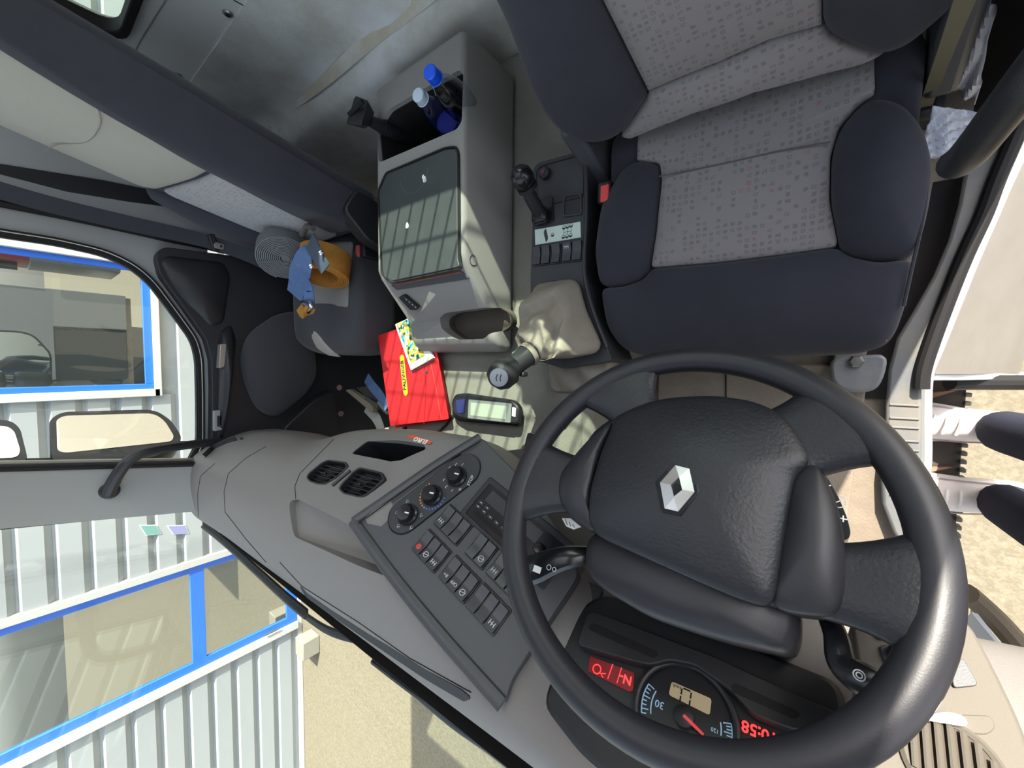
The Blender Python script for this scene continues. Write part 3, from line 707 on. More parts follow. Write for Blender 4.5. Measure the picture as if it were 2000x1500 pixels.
# two louvred vents
for q in vents_q:
    ab_ = rnd(VT.abs(q), .006, 3); P = ccw(ab_); cxv = sum(p[0] for p in P)/len(P); cyv = sum(p[1] for p in P)/len(P)
    i2 = [(cxv+(a-cxv)*.93, cyv+(b-cyv)*.92) for a, b in P]
    vf = ob('air_vent', MB().ring(VT, [(cxv+(a-cxv)*1.03, cyv+(b-cyv)*1.03) for a, b in P], i2, -.02, .003), BLACK, dash, bevel=.002)
    ob('vent_well', MB().slab(VT, i2, -.05, -.046), RUBBER, vf)
    # louvre direction: along the long axis shown in the picture
    e0 = np.array(VT.ab(q[0][0], q[0][1])); 
    dirv = nrm(np.array(VT.ab(680, 908)) - np.array(VT.ab(640, 899))); prp = np.array([-dirv[1], dirv[0]])
    S_ = [np.dot(np.array(p)-[cxv, cyv], prp) for p in i2]; s0, s1 = min(S_), max(S_)
    for k in range(1, 6):
        s = s0 + (s1-s0)*k/6
        T_ = []
        for i in range(len(i2)):
            a = np.array(i2[i-1])-[cxv, cyv]; b = np.array(i2[i])-[cxv, cyv]; da, db = a @ prp - s, b @ prp - s
            if da*db < 0: T_.append((a + (b-a)*da/(da-db)) @ dirv)
        if len(T_) >= 2:
            t0, t1 = min(T_), max(T_); c = np.array([cxv, cyv])+prp*s
            p0 = VT.w(*(c+dirv*t0), -.010); p1 = VT.w(*(c+dirv*t1), -.010)
            dd = VT.h*prp[0]+VT.u*prp[1]
            ob('louvre', MB().strip([p0, p1], .010, .0018, tuple(dd*.5 - VT.n*.86)), BLACK, vf)
    ob('vent_tab', MB().box(VT.w(cxv, cyv, -.002), .005, .004, .008, (VT.h, VT.u, VT.n)), GLOSS, vf, bevel=.001)
ob('vent_wheel', MB().slab(VT, rnd(VT.abs([(648, 948), (676, 925), (684, 918), (686, 921), (664, 940), (652, 951)]), .002, 2), -.006, .004), GLOSS, dash, bevel=.001)
# seams
for q in ([(578, 974), (576, 950), (586, 925), (620, 890), (652, 858)], [(440, 1000), (438, 960), (446, 925), (480, 895), (520, 872)], [(388, 1010), (386, 965), (392, 930), (420, 905)],
          [(547, 1098), (556, 1108), (590, 1145), (700, 1215), (800, 1285), (920, 1352)], [(440, 1000), (480, 1052), (520, 1098)]):
    L_ = D1.line(q, .0002, 8)
    if len(L_) > 2: ob('panel_seam', MB().tube(L_, .0011, 5), RUBBER, dash)
# defroster slot along the windscreen
for q in ([(588, 1146), (600, 1160), (650, 1196), (740, 1256), (830, 1315), (905, 1358), (918, 1362)],):
    L_ = D0.line(q, .0005, 6)
    if len(L_) > 3: ob('defroster_slot', MB().strip(L_, [.004 + .014*min(1, 6*min(i, len(L_)-1-i)/len(L_)) for i in range(len(L_))], .002, (0, 1, 0)), BLACK, dash)
# side window vent at the passenger end
sv = D1.line([(402, 893), (420, 876), (445, 865), (463, 860)], .001, 4)
if len(sv) > 2:
    so = ob('side_vent', MB().strip(sv, .030, .004, (0, 1, -.5)), BLACK, dash, bevel=.001)
    for k in (-.009, -.003, .003, .009): ob('vent_slit', MB().tube([p + V3(0, k, .003) for p in sv], .0012, 5), DASH, so)
ob('vent_plug', MB().box(D1(472, 858, .001), .016, .012, .006), BLACK, dash, bevel=.002)
# tray floor line / sticker by the bin
lab = [(793, 853), (806, 850), (845, 863), (840, 868)]
LB = surf_plane([(800, 856), (835, 864), (820, 860)], D1)
ob('sticker', MB().slab(LB, LB.abs(lab), .0005, .0015), M('orange_sticker', rgb(214, 92, 48), .5), dash)
text('sticker_print', 'EURO', LB, *LB.ab(822, 861), .016, PAPER, dash, right=tuple(np.array(LB.ab(800, 853))-np.array(LB.ab(845, 865))), c=.0018, bold=True)

# ================================================================== centre panel turned to the driver
ph, ta = math.radians(23), math.radians(40)
CP = PL(Zp(692, 1015, -.44), (math.cos(ph), -math.sin(ph), 0), (math.sin(ph)*math.cos(ta), math.cos(ph)*math.cos(ta), math.sin(ta)))
PN = M('instrument_panel_plastic', rgb(66, 67, 70), .42, (900, .12), spec=.5)
panel = thing('control_panel', CP.w(-.2, -.15, -.1), 'charcoal centre control panel with rotary knobs, radio and rocker switches', 'control panel')
pq = [(688, 1012), (760, 962), (850, 902), (930, 852), (945, 858), (1010, 925), (1100, 1045), (1130, 1122), (1060, 1232), (1000, 1327), (985, 1374), (975, 1372), (860, 1240), (765, 1120)]
pab = CP.abs(pq)
pb = ob('panel_face', MB().slab(CP, rnd(pab, .01, 3), -.05, .0), PN, panel, bevel=.006, seg=3)
# body below it down to the tunnel
low = [tuple(np.array(p)) for p in CP.abs([(720, 1015), (925, 870), (1000, 940), (1095, 1060), (1115, 1120), (1000, 1300), (975, 1330), (860, 1210)])]
mbp = MB(); T_ = [CP.w(a, b, -.045) for a, b in ccw(low)]; mbp.prism([V3(p[0], p[1]+.02, -.86) for p in T_], T_)
ob('panel_body', mbp, DASHD, panel)
# raised rim on the passenger side and along the top
for q, r in (([(690, 1018), (770, 963), (850, 908), (938, 853)], .010), ([(690, 1018), (765, 1122), (860, 1240), (980, 1376)], .012)):
    ob('rim', MB().tube(smoothline([CP.p(*p, .0) for p in q], 5), r, 10, flat=.6, up=tuple(CP.n)), PN, panel)
ob('rim_groove', MB().tube(smoothline([CP.p(*p, .0055) for p in [(700, 1022), (780, 965), (860, 910), (938, 862)]], 5), .0012, 5), RUBBER, panel)
# heater pill with three knobs
def pill(pl, q0, q1, r, n=10):
    a = np.array(q0); b = np.array(q1); d = nrm(b-a); p = np.array([-d[1], d[0]]); out = []
    for i in range(n+1):
        t = -math.pi/2 + math.pi*i/n; out.append(tuple(b + r*(math.cos(t)*d + math.sin(t)*p)))
    for i in range(n+1):
        t = math.pi/2 + math.pi*i/n; out.append(tuple(a + r*(math.cos(t)*d + math.sin(t)*p)))
    return out
kq = [(793, 1003), (841, 965), (889, 928)]
kab = [np.array(CP.ab(*q, .012)) for q in kq]
PLB = M('heater_panel', rgb(42, 44, 48), .45, (900, .1))
hp = ob('heater_plate', MB().slab(CP, pill(CP, CP.ab(791, 1007), CP.ab(906, 918), .036), .0, .002), PLB, panel, bevel=.001)
ob('plate_edge', MB().tube([CP.w(a, b, .0015) for a, b in pill(CP, CP.ab(791, 1007), CP.ab(906, 918), .0365)], .0014, 5, closed=True), GLOSS, panel)
updir = np.array([0., 1.])
mk = [90, 90, 110]
for i, c in enumerate(kab):
    kn = ob('knob', MB().lathe(CP.w(*c, .001), CP.n, [(.0215, 0), (.0215, .006), (.0175, .008), (.0165, .020), (.0150, .0225), (.004, .023)], 24), GLOSS, panel)
    an = math.radians(mk[i]+90*0); dv = np.array([math.cos(math.radians(205)), math.sin(math.radians(205))])
    w0 = c + dv*.003; w1_ = c + dv*.013
    ob('pointer', MB().strip([CP.w(*w0, .0235), CP.w(*w1_, .0235)], .0028, .001, tuple(CP.h*(-dv[1])+CP.u*dv[0])), PAPER, kn)
    if i == 1:
        for k in range(18):
            t = math.radians(-115 + k*(230/17)); cc = c + .028*np.array([-math.sin(t)*-1, math.cos(t)])*1.
            cc = c + .0275*np.array([math.sin(t), math.cos(t)])
            d2 = np.array([math.cos(t), -math.sin(t)])
            ob('scale_mark', MB().strip([CP.w(*(cc-d2*.0016), .0024), CP.w(*(cc+d2*.0016), .0024)], .003, .0006, tuple(CP.h*math.sin(t)+CP.u*math.cos(t))), M('heat_orange', rgb(214, 128, 70), .6) if k > 7 else M('cool_blue', rgb(70, 110, 200), .6), hp)
    elif i == 2:
        for k, s in enumerate('0123'): 
            t = math.radians(150 - 34*k); text('scale_print', s, CP, c[0]+.0285*math.cos(t), c[1]+.0285*math.sin(t), .0085, MARK, hp, c=.0024)
        for k, s in enumerate('321'):
            t = math.radians(-10 - 30*k); text('scale_print', s, CP, c[0]+.0285*math.cos(t), c[1]+.0285*math.sin(t), .0085, MARK, hp, c=.0024)
        text('scale_print', 'STOP', CP, c[0]-.030, c[1]-.012, .0095, MARK, hp, right=(.3, -1), c=.0024)
    else:
        for k in range(5):
            t = math.radians(90 + 62*(k-2)); x_, y_ = c[0]+.0285*math.cos(t), c[1]+.0285*math.sin(t)
            ob('airflow_symbol', MB().tube([CP.w(x_-.003, y_-.003, .0026), CP.w(x_, y_+.003, .0026), CP.w(x_+.003, y_-.002, .0026), CP.w(x_+.001, y_-.004, .0026)], .0006, 4), MARK, hp)
# radio
RA, RB = CP.ab(905, 1000), CP.ab(977, 938)
r_x1 = RA[0]; r_x0 = r_x1 - .200; r_y1 = RA[1] + .002; r_y0 = r_y1 - .075
rad = thing('radio', CP.w((r_x0+r_x1)/2, r_y0, .0), 'black car radio set into the control panel behind the wheel rim', 'radio')
ob('surround', MB().ring(CP, rnd([(r_x0-.008, r_y0-.012), (r_x1+.004, r_y0-.012), (r_x1+.004, r_y1+.004), (r_x0-.008, r_y1+.004)], .004, 2), rnd([(r_x0, r_y0), (r_x1-.006, r_y0), (r_x1-.006, r_y1-.004), (r_x0, r_y1-.004)], .003, 2), -.01, .003), BLACK, rad, bevel=.0015)
ob('face', MB().slab(CP, [(r_x0, r_y0), (r_x1-.006, r_y0), (r_x1-.006, r_y1-.004), (r_x0, r_y1-.004)], -.01, .0008), GLOSS, rad)
ob('display', MB().slab(CP, [(r_x0+.05, r_y0+.006), (r_x1-.02, r_y0+.006), (r_x1-.02, r_y0+.030), (r_x0+.05, r_y0+.030)], .0008, .0016), M('radio_display', rgb(58, 60, 64), .25), rad)
ob('cassette_slot', MB().slab(CP, [(r_x0+.03, r_y1-.020), (r_x1-.02, r_y1-.020), (r_x1-.02, r_y1-.013), (r_x0+.03, r_y1-.013)], .0008, .002), RUBBER, rad)
for k in range(8):
    ob('button', MB().slab(CP, [(r_x1-.024-.017*(k % 6), r_y1-.031-.009*(k//6)), (r_x1-.012-.017*(k % 6), r_y1-.031-.009*(k//6)), (r_x1-.012-.017*(k % 6), r_y1-.025-.009*(k//6)), (r_x1-.024-.017*(k % 6), r_y1-.025-.009*(k//6))], .0008, .0022), BLACK, rad)
    ob('button_mark', MB().slab(CP, [(r_x1-.020-.017*(k % 6), r_y1-.029-.009*(k//6)), (r_x1-.016-.017*(k % 6), r_y1-.029-.009*(k//6)), (r_x1-.016-.017*(k % 6), r_y1-.0275-.009*(k//6)), (r_x1-.020-.017*(k % 6), r_y1-.0275-.009*(k//6))], .0022, .0025), MARK, rad)
kb = CP.ab(1053, 1072, .005)
ob('volume_knob', MB().lathe(CP.w(*kb, .0), CP.n, [(.010, 0), (.010, .010), (.008, .013), (.002, .0135)], 20), GLOSS, rad)
# rocker switches: two rows
SWB = M('switch_black', rgb(30, 31, 34), .35, spec=.5); SWT = M('switch_grey', rgb(54, 55, 59), .32, spec=.5)
def switch_block(pl, a1, b1, n, par, w=.0222, h=.046, marks=(), name='switch'):
    """block of n rockers; a1,b1 is the right top corner; grows to -a"""
    fr_ = ob('switch_frame', MB().slab(pl, rnd([(a1+.0015, b1+.0015), (a1-n*w-.0015, b1+.0015), (a1-n*w-.0015, b1-h-.0015), (a1+.0015, b1-h-.0015)], .002, 2), -.01, .003), SWB, par, bevel=.001)
    for k in range(n):
        x1, x0 = a1 - k*w - .0012, a1 - (k+1)*w + .0012; y1, y0 = b1 - .0015, b1 - h + .0015; ym = (y0+y1)/2
        V = []
        prof = [(y0, .004), (y0, .0085), (ym-.002, .0058), (ym+.002, .0058), (y1, .0105), (y1, .004)]
        for x in (x0, x1): V += [pl.w(x, y, c) for y, c in prof]
        n6 = 6; F = [tuple(range(6)), tuple(range(11, 5, -1))] + [(i, 6+i, 6+(i+1) % 6, (i+1) % 6) for i in range(6)]
        s = link_mesh(name, V, F, SWT, par, bevel=.0008)
        if k < len(marks) and marks[k]:
            mkd = marks[k]
            q = PL(pl.w((x0+x1)/2, (y1+ym)/2, .0082), pl.h, pl.u*(y1-ym)+pl.n*.0047)
            if mkd[0] == 'dot': ob('symbol', MB().lathe(q.w(0, 0, .0002), q.n, [(.0055, 0), (.0055, .0006), (.001, .0007)], 16), M('red_symbol', rgb(190, 60, 60), .5), s)
            elif mkd[0] == 'txt': text('symbol', mkd[1], q, 0, 0, .0085, MARK, s, c=.0003)
            elif mkd[0] == 'ring':
                ob('symbol', MB().tube([q.w(.005*math.cos(t), .005*math.sin(t), .0004) for t in np.linspace(0, 2*math.pi, 13)[:-1]], .0006, 4, closed=True), MARK, s)
                ob('symbol', MB().tube([q.w(-.006, -.002, .0004), q.w(.006, .002, .0004)], .0006, 4), MARK, s)
            elif mkd[0] == 'axle':
                for xx in (-.005, 0, .005): ob('symbol', MB().tube([q.w(xx, -.004, .0004), q.w(xx, .004, .0004)], .0007, 4), MARK, s)
                ob('symbol', MB().tube([q.w(-.005, 0, .0004), q.w(.005, 0, .0004)], .0006, 4), MARK, s)
    return fr_
g1 = CP.ab(808, 1075); 
def topleft(q): return CP.ab(*q)
row1b = -.046
switch_block(CP, CP.ab(806, 1077)[0]+.003, row1b, 3, panel, marks=(('dot',), ('ring',), ('axle',)))
switch_block(CP, CP.ab(858, 1133)[0]+.004, row1b-.002, 3, panel, marks=(('txt', 'R+'), ('txt', 'OFF'), ('ring',)))
switch_block(CP, CP.ab(912, 1188)[0]+.004, row1b-.003, 3, panel, marks=(None, None, ('axle',)))
r2 = CP.ab(853, 1022)
switch_block(CP, r2[0]+.003, row1b-.060, 3, panel, marks=(('axle',), None, None))
switch_block(CP, CP.ab(912, 1082)[0]+.003, row1b-.062, 2, panel, marks=(None, ('ring',)))
switch_block(CP, CP.ab(950, 1125)[0]+.003, row1b-.063, 3, panel, marks=(('axle',), None, None))
# ================================================================== steering wheel
WH = PL((.134, .1834, -.4948), (1, 0, 0), (0, .843, .537))
wheel = thing('steering_wheel', WH.w(0, 0, -.05), 'black four spoke steering wheel with grained hub pad', 'steering wheel')
RR, RT = .2235, .0178
def rimp(t, r=RR, c=0.): return WH.w(r*math.cos(t), r*math.sin(t), c)
N_ = 96
rings = []
for i in range(N_):
    t = 2*math.pi*i/N_; ct, st = math.cos(t), math.sin(t)
    rings.append([WH.w((RR + RT*1.02*math.cos(a))*ct, (RR + RT*1.02*math.cos(a))*st, RT*.92*math.sin(a)) for a in np.linspace(0, 2*math.pi, 17)[:-1]])
rings.append(rings[0])
ob('rim', MB().loft(rings, caps=False), WHEELS, wheel, smooth=80)
# spokes: hub side edge (two picture points) to rim side edge
def spoke(h0, h1, r0, r1, ch=-.012, cr=-.002, th=.022, mid=None, m=WHEELM):
    A0, A1 = np.array(WH.ab(*h0, ch)), np.array(WH.ab(*h1, ch)); B0, B1 = np.array(WH.ab(*r0, cr)), np.array(WH.ab(*r1, cr))
    rings = []
    for k in range(9):
        t = k/8; c = ch + (cr-ch)*t*t*(3-2*t)
        e = 1. - .0*math.sin(math.pi*t)
        P0 = A0*(1-t)+B0*t; P1 = A1*(1-t)+B1*t; mm = (P0+P1)/2
        if mid:
            f_ = 1 - mid*math.sin(math.pi*min(1, t*1.15))
            P0 = mm+(P0-mm)*f_; P1 = mm+(P1-mm)*f_
        hw = (P1-P0)/2
        ring = []
        for a in np.linspace(0, 2*math.pi, 15)[:-1]:
            ca, sa = math.cos(a), math.sin(a)
            ca = math.copysign(abs(ca)**.6, ca); sa = math.copysign(abs(sa)**.8, sa)
            ring.append(WH.w(*(mm + hw*ca), c + th*.5*sa))
        rings.append(ring)
    return MB().loft(rings)
ob('spoke', spoke((1470, 815), (1595, 935), (1600, 738), (1785, 905), th=.030, mid=.08), WHEELM, wheel, smooth=80)
ob('spoke', spoke((1600, 1060), (1590, 1205), (1835, 1030), (1815, 1300), th=.030, mid=.10), WHEELM, wheel, smooth=80)
ob('spoke', spoke((1225, 850), (1290, 790), (1125, 785), (1285, 722), th=.026, mid=.10), WHEELM, wheel, smooth=80)
ob('spoke', spoke((1140, 895), (1140, 1000), (1035, 845), (1015, 1020), th=.026, mid=.08), WHEELM, wheel, smooth=80)
# hub bucket and pad
pad_q = [(1245, 792), (1300, 777), (1390, 772), (1470, 783), (1525, 808), (1562, 862), (1580, 897), (1548, 925), (1535, 1000), (1520, 1090), (1505, 1182), (1440, 1163), (1350, 1125), (1250, 1080), (1163, 1040), (1150, 1010), (1152, 960), (1172, 890), (1196, 832), (1200, 815)]
cpad = .012
padab = offs(rnd(WH.abs(pad_q, cpad), .018, 4), .0022)
ob('hub_pad', MB().pillow(padab, WH.w, .05, .020, .004, c=cpad, power=2.2), WHEELM, wheel, smooth=60)
sideR = [(1590, 903), (1612, 940), (1632, 985), (1643, 1040), (1648, 1100), (1645, 1165), (1630, 1200), (1570, 1196), (1508, 1183), (1524, 1090), (1540, 1000), (1552, 928)]
ob('spoke_cover', MB().pillow(offs(rnd(WH.abs(sideR, .004), .012, 4), .002), WH.w, .045, .014, .004, c=.005, power=2.4), WHEELS, wheel, smooth=60)
sideL = [(1196, 822), (1170, 882), (1150, 955), (1148, 1010), (1160, 1036), (1120, 1012), (1098, 985), (1092, 960), (1096, 925), (1125, 890), (1160, 850)]
ob('spoke_cover', MB().pillow(offs(rnd(WH.abs(sideL, .002), .010, 4), .002), WH.w, .045, .012, .004, c=.003, power=2.4), WHEELS, wheel, smooth=60)
low_q = [(1165, 1030), (1130, 1000), (1140, 850), (1240, 780), (1390, 772), (1540, 800), (1610, 930), (1650, 1060), (1625, 1205), (1500, 1185), (1330, 1120)]
ob('hub_bucket', MB().slab(WH, rnd(WH.abs(low_q, -.004), .03, 4), -.07, -.003), BLACK, wheel, bevel=.01)
# emblem
cb = cpad + .0185
EM = PL(WH.p(1324, 953, cb), WH.h, WH.u)
hexo = EM.abs([(1318, 902), (1354, 911), (1366, 962), (1329, 1007), (1292, 999), (1280, 941)])
emb = ob('emblem_plate', MB().slab(EM, hexo, -.006, .001), GLOSS, wheel, bevel=.001)
o6 = EM.abs([(1320, 910), (1347, 917), (1357, 962), (1325, 1000), (1299, 994), (1290, 944)]); i4 = EM.abs([(1328, 934), (1334, 959), (1318, 972), (1312, 949)])
# bright facetted diamond: outer six corners, inner four corners
SILV = M('satin_silver', rgb(205, 205, 203), .3, metal=.85)
def dia(name, idx_o, idx_i, hs):
    P = [o6[i] for i in idx_o]; Q = [i4[i] for i in idx_i]
    V = [EM.w(*p, .001) for p in P] + [EM.w(*q, .001) for q in Q] + [EM.w(*p, .0025) for p in P] + [EM.w(*q, hs) for q in Q]
    n = len(P)+len(Q); F = [tuple(range(n))[::-1], tuple(range(n, 2*n))] + [(i, (i+1) % n, n+(i+1) % n, n+i) for i in range(n)]
    link_mesh(name, V, F, SILV, emb, flat=True)
dia('emblem_facet', (0, 1), (0, ), .0045)
dia('emblem_facet', (1, 2), (1, 0), .005)
dia('emblem_facet', (2, 3), (2, 1), .0045)
dia('emblem_facet', (3, 4), (2,), .004)
dia('emblem_facet', (4, 5), (3, 2), .005)
dia('emblem_facet', (5, 0), (0, 3), .0045)
# cruise rocker behind the left spoke cover
pd = [(1600, 918), (1618, 935), (1640, 975), (1655, 1012), (1662, 1040), (1658, 1052), (1646, 1056), (1630, 1030), (1605, 960)]
pdl = ob('cruise_rocker', MB().slab(WH, rnd(WH.abs(pd, -.004), .004, 3), -.03, -.004), GLOSS, wheel, bevel=.004)
c_ = -.0038
ob('rocker_mark', MB().strip([WH.p(1615, 950, c_), WH.p(1623, 948, c_)], .0012, .0006, tuple(WH.u)), PAPER, pdl)
text('rocker_mark', '+', WH, *WH.ab(1647, 1012, c_), .014, PAPER, pdl, c=c_)
ctr = np.array(WH.ab(1637, 980, c_))
ob('rocker_mark', MB().tube([WH.w(ctr[0]+.006*math.cos(t), ctr[1]+.006*math.sin(t), c_) for t in np.linspace(.2, 4.6, 12)], .0006, 4), PAPER, pdl)
ob('rocker_mark', MB().tube([WH.w(ctr[0]-.004, ctr[1]-.003, c_), WH.w(ctr[0]+.003, ctr[1]+.002, c_)], .0006, 4), PAPER, pdl)

# ================================================================== steering column cover and stalks
colm = thing('steering_column', WH.w(0, 0, -.25), 'dark moulded steering column cover behind the wheel', 'steering column')
sh_q = [(1135, 1095), (1140, 1040), (1300, 1000), (1500, 1080), (1568, 1190), (1568, 1235), (1552, 1275), (1530, 1279), (1400, 1250), (1270, 1208), (1180, 1155), (1145, 1125)]
cs = -.03
sab = rnd(WH.abs(sh_q, cs), .02, 4)
ob('upper_cover', MB().pillow(sab, WH.w, .22, .022, .02, c=cs, power=2.5), WHEELS, colm, smooth=60)
ob('lower_shaft', MB().tube([WH.w(-.01, -.02, -.09), WH.w(-.01, -.05, -.5)], .045, 14), BLACK, colm)
def stalk(name, pts, r, label, marks=()):
    pth = smoothline(pts, 5); n = len(pth)
    t = thing(name, pth[0], label, 'stalk')
    ob('lever', MB().tube(pth, [r*(.75+.5*min(1, i/n*1.6)) for i in range(n)], 10, flat=.6, up=tuple(WH.n)), GLOSS, t)
    return t, pth
st1, p1 = stalk('light_stalk', [WH.p(1610, 1190, -.06), WH.p(1632, 1240, -.05), WH.p(1642, 1290, -.045), WH.p(1665, 1315, -.04), WH.p(1700, 1335, -.035), WH.p(1720, 1345, -.035)], .0115, 'glossy black light stalk left of the steering column')
q = PL(WH.p(1678, 1319, -.024), WH.h, WH.u)
for r in (.0022, .0042): ob('lamp_symbol', MB().tube([q.w(r*math.cos(t), r*math.sin(t), .0005) for t in np.linspace(0, 2*math.pi, 13)[:-1]], .0005, 4, closed=True), MARK, st1)
st2, p2 = stalk('wiper_stalk', [WH.p(1150, 1085, -.07), WH.p(1110, 1088, -.06), WH.p(1075, 1098, -.06), WH.p(1040, 1112, -.06), (WH.p(1000, 1118, -.06))], .017, 'black wiper stalk right of the steering column')
q2 = PL(WH.p(1072, 1108, -.046), WH.h, WH.u)
for x_, r in ((0, .0035), (-.009, .0028)):
    ob('wiper_symbol', MB().tube([q2.w(x_+r*math.cos(t), r*math.sin(t), .0) for t in np.linspace(0, 2*math.pi, 11)[:-1]], .0005, 4, closed=True), MARK, st2)
ob('stalk_window', MB().box(WH.p(1049, 1112, -.045), .012, .009, .002, (WH.h, WH.u, WH.n)), PAPER, st2)
MARKD = M('grey_print', rgb(90, 94, 100), .7)
# sticker tucked at the spoke
stk_ = tag(ob('service_sticker', MB().slab(WH, WH.abs([(1097, 1012), (1114, 1012), (1135, 1029), (1120, 1034), (1106, 1028)], -.03), -.031, -.030), PAPER), 'small white sticker with print beside the left wheel spoke', 'sticker')

for k in range(3): ob('print_line', MB().tube([WH.p(1104 + 7*k, 1014 + 5*k, -.0294), WH.p(1108 + 7*k, 1026 + 2*k, -.0294)], .0006, 4), MARKD, stk_)
# ================================================================== instrument cluster
CL = PL(Yp(1340, 1400, .452), (1, 0, 0), (0, .60, .80))
CB = M('cluster_black', rgb(34, 34, 37), .5, (700, .08))
clus = thing('instrument_cluster', CL.w(0, -.08, -.06), 'black instrument cluster with red displays and speedometer', 'instrument cluster')
hood = [(1125, 1180), (1170, 1150), (1330, 1190), (1560, 1290), (1640, 1320), (1660, 1380), (1600, 1560), (1300, 1600), (1130, 1470), (1050, 1370), (1090, 1260)]
ob('housing', MB().slab(CL, rnd(CL.abs(hood), .02, 4), -.10, -.012), CB, clus, bevel=.008)
up_q = [(1130, 1265), (1150, 1205), (1165, 1201), (1400, 1290), (1580, 1375), (1640, 1400), (1620, 1440), (1545, 1430), (1470, 1400), (1430, 1355), (1360, 1305), (1310, 1295), (1275, 1305), (1250, 1300)]
ob('slotted_shelf', MB().slab(CL, rnd(CL.abs(up_q), .008, 3), -.012, .012), CB, clus, bevel=.004)
for s in ([(1150, 1222), (1158, 1216), (1284, 1272), (1286, 1280), (1276, 1286), (1150, 1230)], [(1427, 1338), (1436, 1334), (1550, 1385), (1565, 1395), (1552, 1405), (1430, 1352)]):
    ob('slot', MB().slab(CL, rnd(CL.abs(s, .012), .004, 3), .012, .0126), RUBBER, clus)
for s in ([(1210, 1260), (1170, 1190)],): pass
LEDR = M('red_display', rgb(110, 14, 22), .3, emit=(rgb(150, 12, 22), .10))
LEDB = M('red_segments', rgb(250, 70, 70), .3, emit=(rgb(255, 60, 60), .8))
dab = CL.abs([(1150, 1277), (1237, 1310), (1233, 1345), (1225, 1346), (1145, 1306)])
dsp = ob('info_display', MB().slab(CL, dab, -.012, -.008), LEDR, clus)
right_ = tuple(np.array(CL.ab(1150, 1277)) - np.array(CL.ab(1237, 1310)))
text('display_digits', 'N-', CL, *CL.ab(1222, 1326, -.008), .016, LEDB, dsp, right=right_, c=-.0078, bold=True)
ob('display_bar', MB().strip([CL.p(1197, 1297, -.0075), CL.p(1187, 1326, -.0075)], .0012, .0006, tuple(CL.h)), LEDB, dsp)
ob('display_bar', MB().strip([CL.p(1214, 1304, -.0075), CL.p(1205, 1334, -.0075)], .0010, .0006, tuple(CL.h)), LEDB, dsp)
cg = np.array(CL.ab(1166, 1307, -.008))
ob('warning_symbol', MB().tube([CL.w(cg[0]+.006*math.cos(t), cg[1]+.006*math.sin(t), -.0075) for t in np.linspace(0, 2*math.pi, 11)[:-1]], .0009, 4, closed=True), LEDB, dsp)
ob('warning_symbol', MB().tube([CL.w(cg[0]-.014, cg[1], -.0075), CL.w(cg[0]-.007, cg[1]+.003, -.0075), CL.w(cg[0]-.012, cg[1]+.006, -.0075)], .0009, 4), LEDB, dsp)
# speedometer
sc = np.array(CL.ab(1337, 1402, -.008)); FACE = M('gauge_face', rgb(22, 23, 27), .4); PB = M('pale_blue_print', rgb(150, 185, 215), .5, emit=(rgb(150, 185, 215), .15))
ob('gauge_face', MB().lathe(CL.w(*sc, -.011), CL.n, [(.058, 0), (.058, .002), (.001, .0022)], 40), FACE, clus)
ob('gauge_bezel', MB().tube([CL.w(sc[0]+.060*math.cos(t), sc[1]+.060*math.sin(t), -.002) for t in np.linspace(0, 2*math.pi, 41)[:-1]], .004, 8, closed=True), CB, clus)
la = CL.abs([(1312, 1331), (1390, 1365), (1386, 1397), (1306, 1357)], -.008)
lcd = ob('odometer_display', MB().slab(CL, rnd(la, .003, 2), -.0088, -.0076), M('beige_lcd', rgb(176, 160, 128), .35, emit=(rgb(176, 160, 128), .1)), clus)
r2_ = tuple(np.array(la[0]) - np.array(la[1]))
text('odometer_digit', '17'[0:1] + '7', CL, *CL.ab(1338, 1362, -.0076), .020, RUBBER, lcd, right=r2_, c=-.0074, bold=True) if False else None
seg = np.array(CL.ab(1339, 1362, -.0076)); rv = nrm(np.array(r2_)); uv = np.array([-rv[1], rv[0]])
for (x0_, y0_, x1_, y1_) in ((-.0045, -.009, .0045, -.009), (.0058, .008, .0058, .001), (.0058, -.001, .0058, -.008), (-.0058, .008, -.0058, .001), (-.0058, -.001, -.0058, -.008)):
    p0 = seg + rv*x0_ + uv*y0_; p1_ = seg + rv*x1_ + uv*y1_
    ob('digit_segment', MB().tube([CL.w(*p0, -.0074), CL.w(*p1_, -.0074)], .0010, 4, flat=.4, up=tuple(CL.n)), RUBBER, lcd)
text('unit_print', 'km/h', CL, *CL.ab(1322, 1341, -.0076), .0055, RUBBER, lcd, right=r2_, c=-.0074)
ob('needle', MB().tube([CL.w(*sc, .002), CL.p(1374, 1435, .001)], [.0026, .0016], 6, flat=.5, up=tuple(CL.n)), M('red_needle', rgb(214, 60, 66), .4, emit=(rgb(214, 60, 66), .2)), clus)
ob('needle_hub', MB().lathe(CL.w(*sc, -.010), CL.n, [(.012, 0), (.012, .010), (.009, .012), (.001, .0125)], 20), CB, clus)
def arc_ticks(t0, t1, n, r, lab=None):
    for k in range(n):
        t = t0 + (t1-t0)*k/(n-1); l_ = .006 if k % 3 else .009
        ob('tick', MB().strip([CL.w(sc[0]+r*math.cos(t), sc[1]+r*math.sin(t), -.0085), CL.w(sc[0]+(r-l_)*math.cos(t), sc[1]+(r-l_)*math.sin(t), -.0085)], .0012, .0005, tuple(CL.h*-math.sin(t)+CL.u*math.cos(t))), PB, clus)
    for rr in (r, r-.012): ob('scale_arc', MB().tube([CL.w(sc[0]+rr*math.cos(t), sc[1]+rr*math.sin(t), -.0085) for t in np.linspace(t0, t1, 14)], .0008, 4), PB, clus)
def ang(q): a = np.array(CL.ab(*q, -.008))-sc; return math.atan2(a[1], a[0])
arc_ticks(ang((1280, 1348)), ang((1265, 1393)), 8, .054)
arc_ticks(ang((1418, 1412)), ang((1415, 1440)), 6, .054)
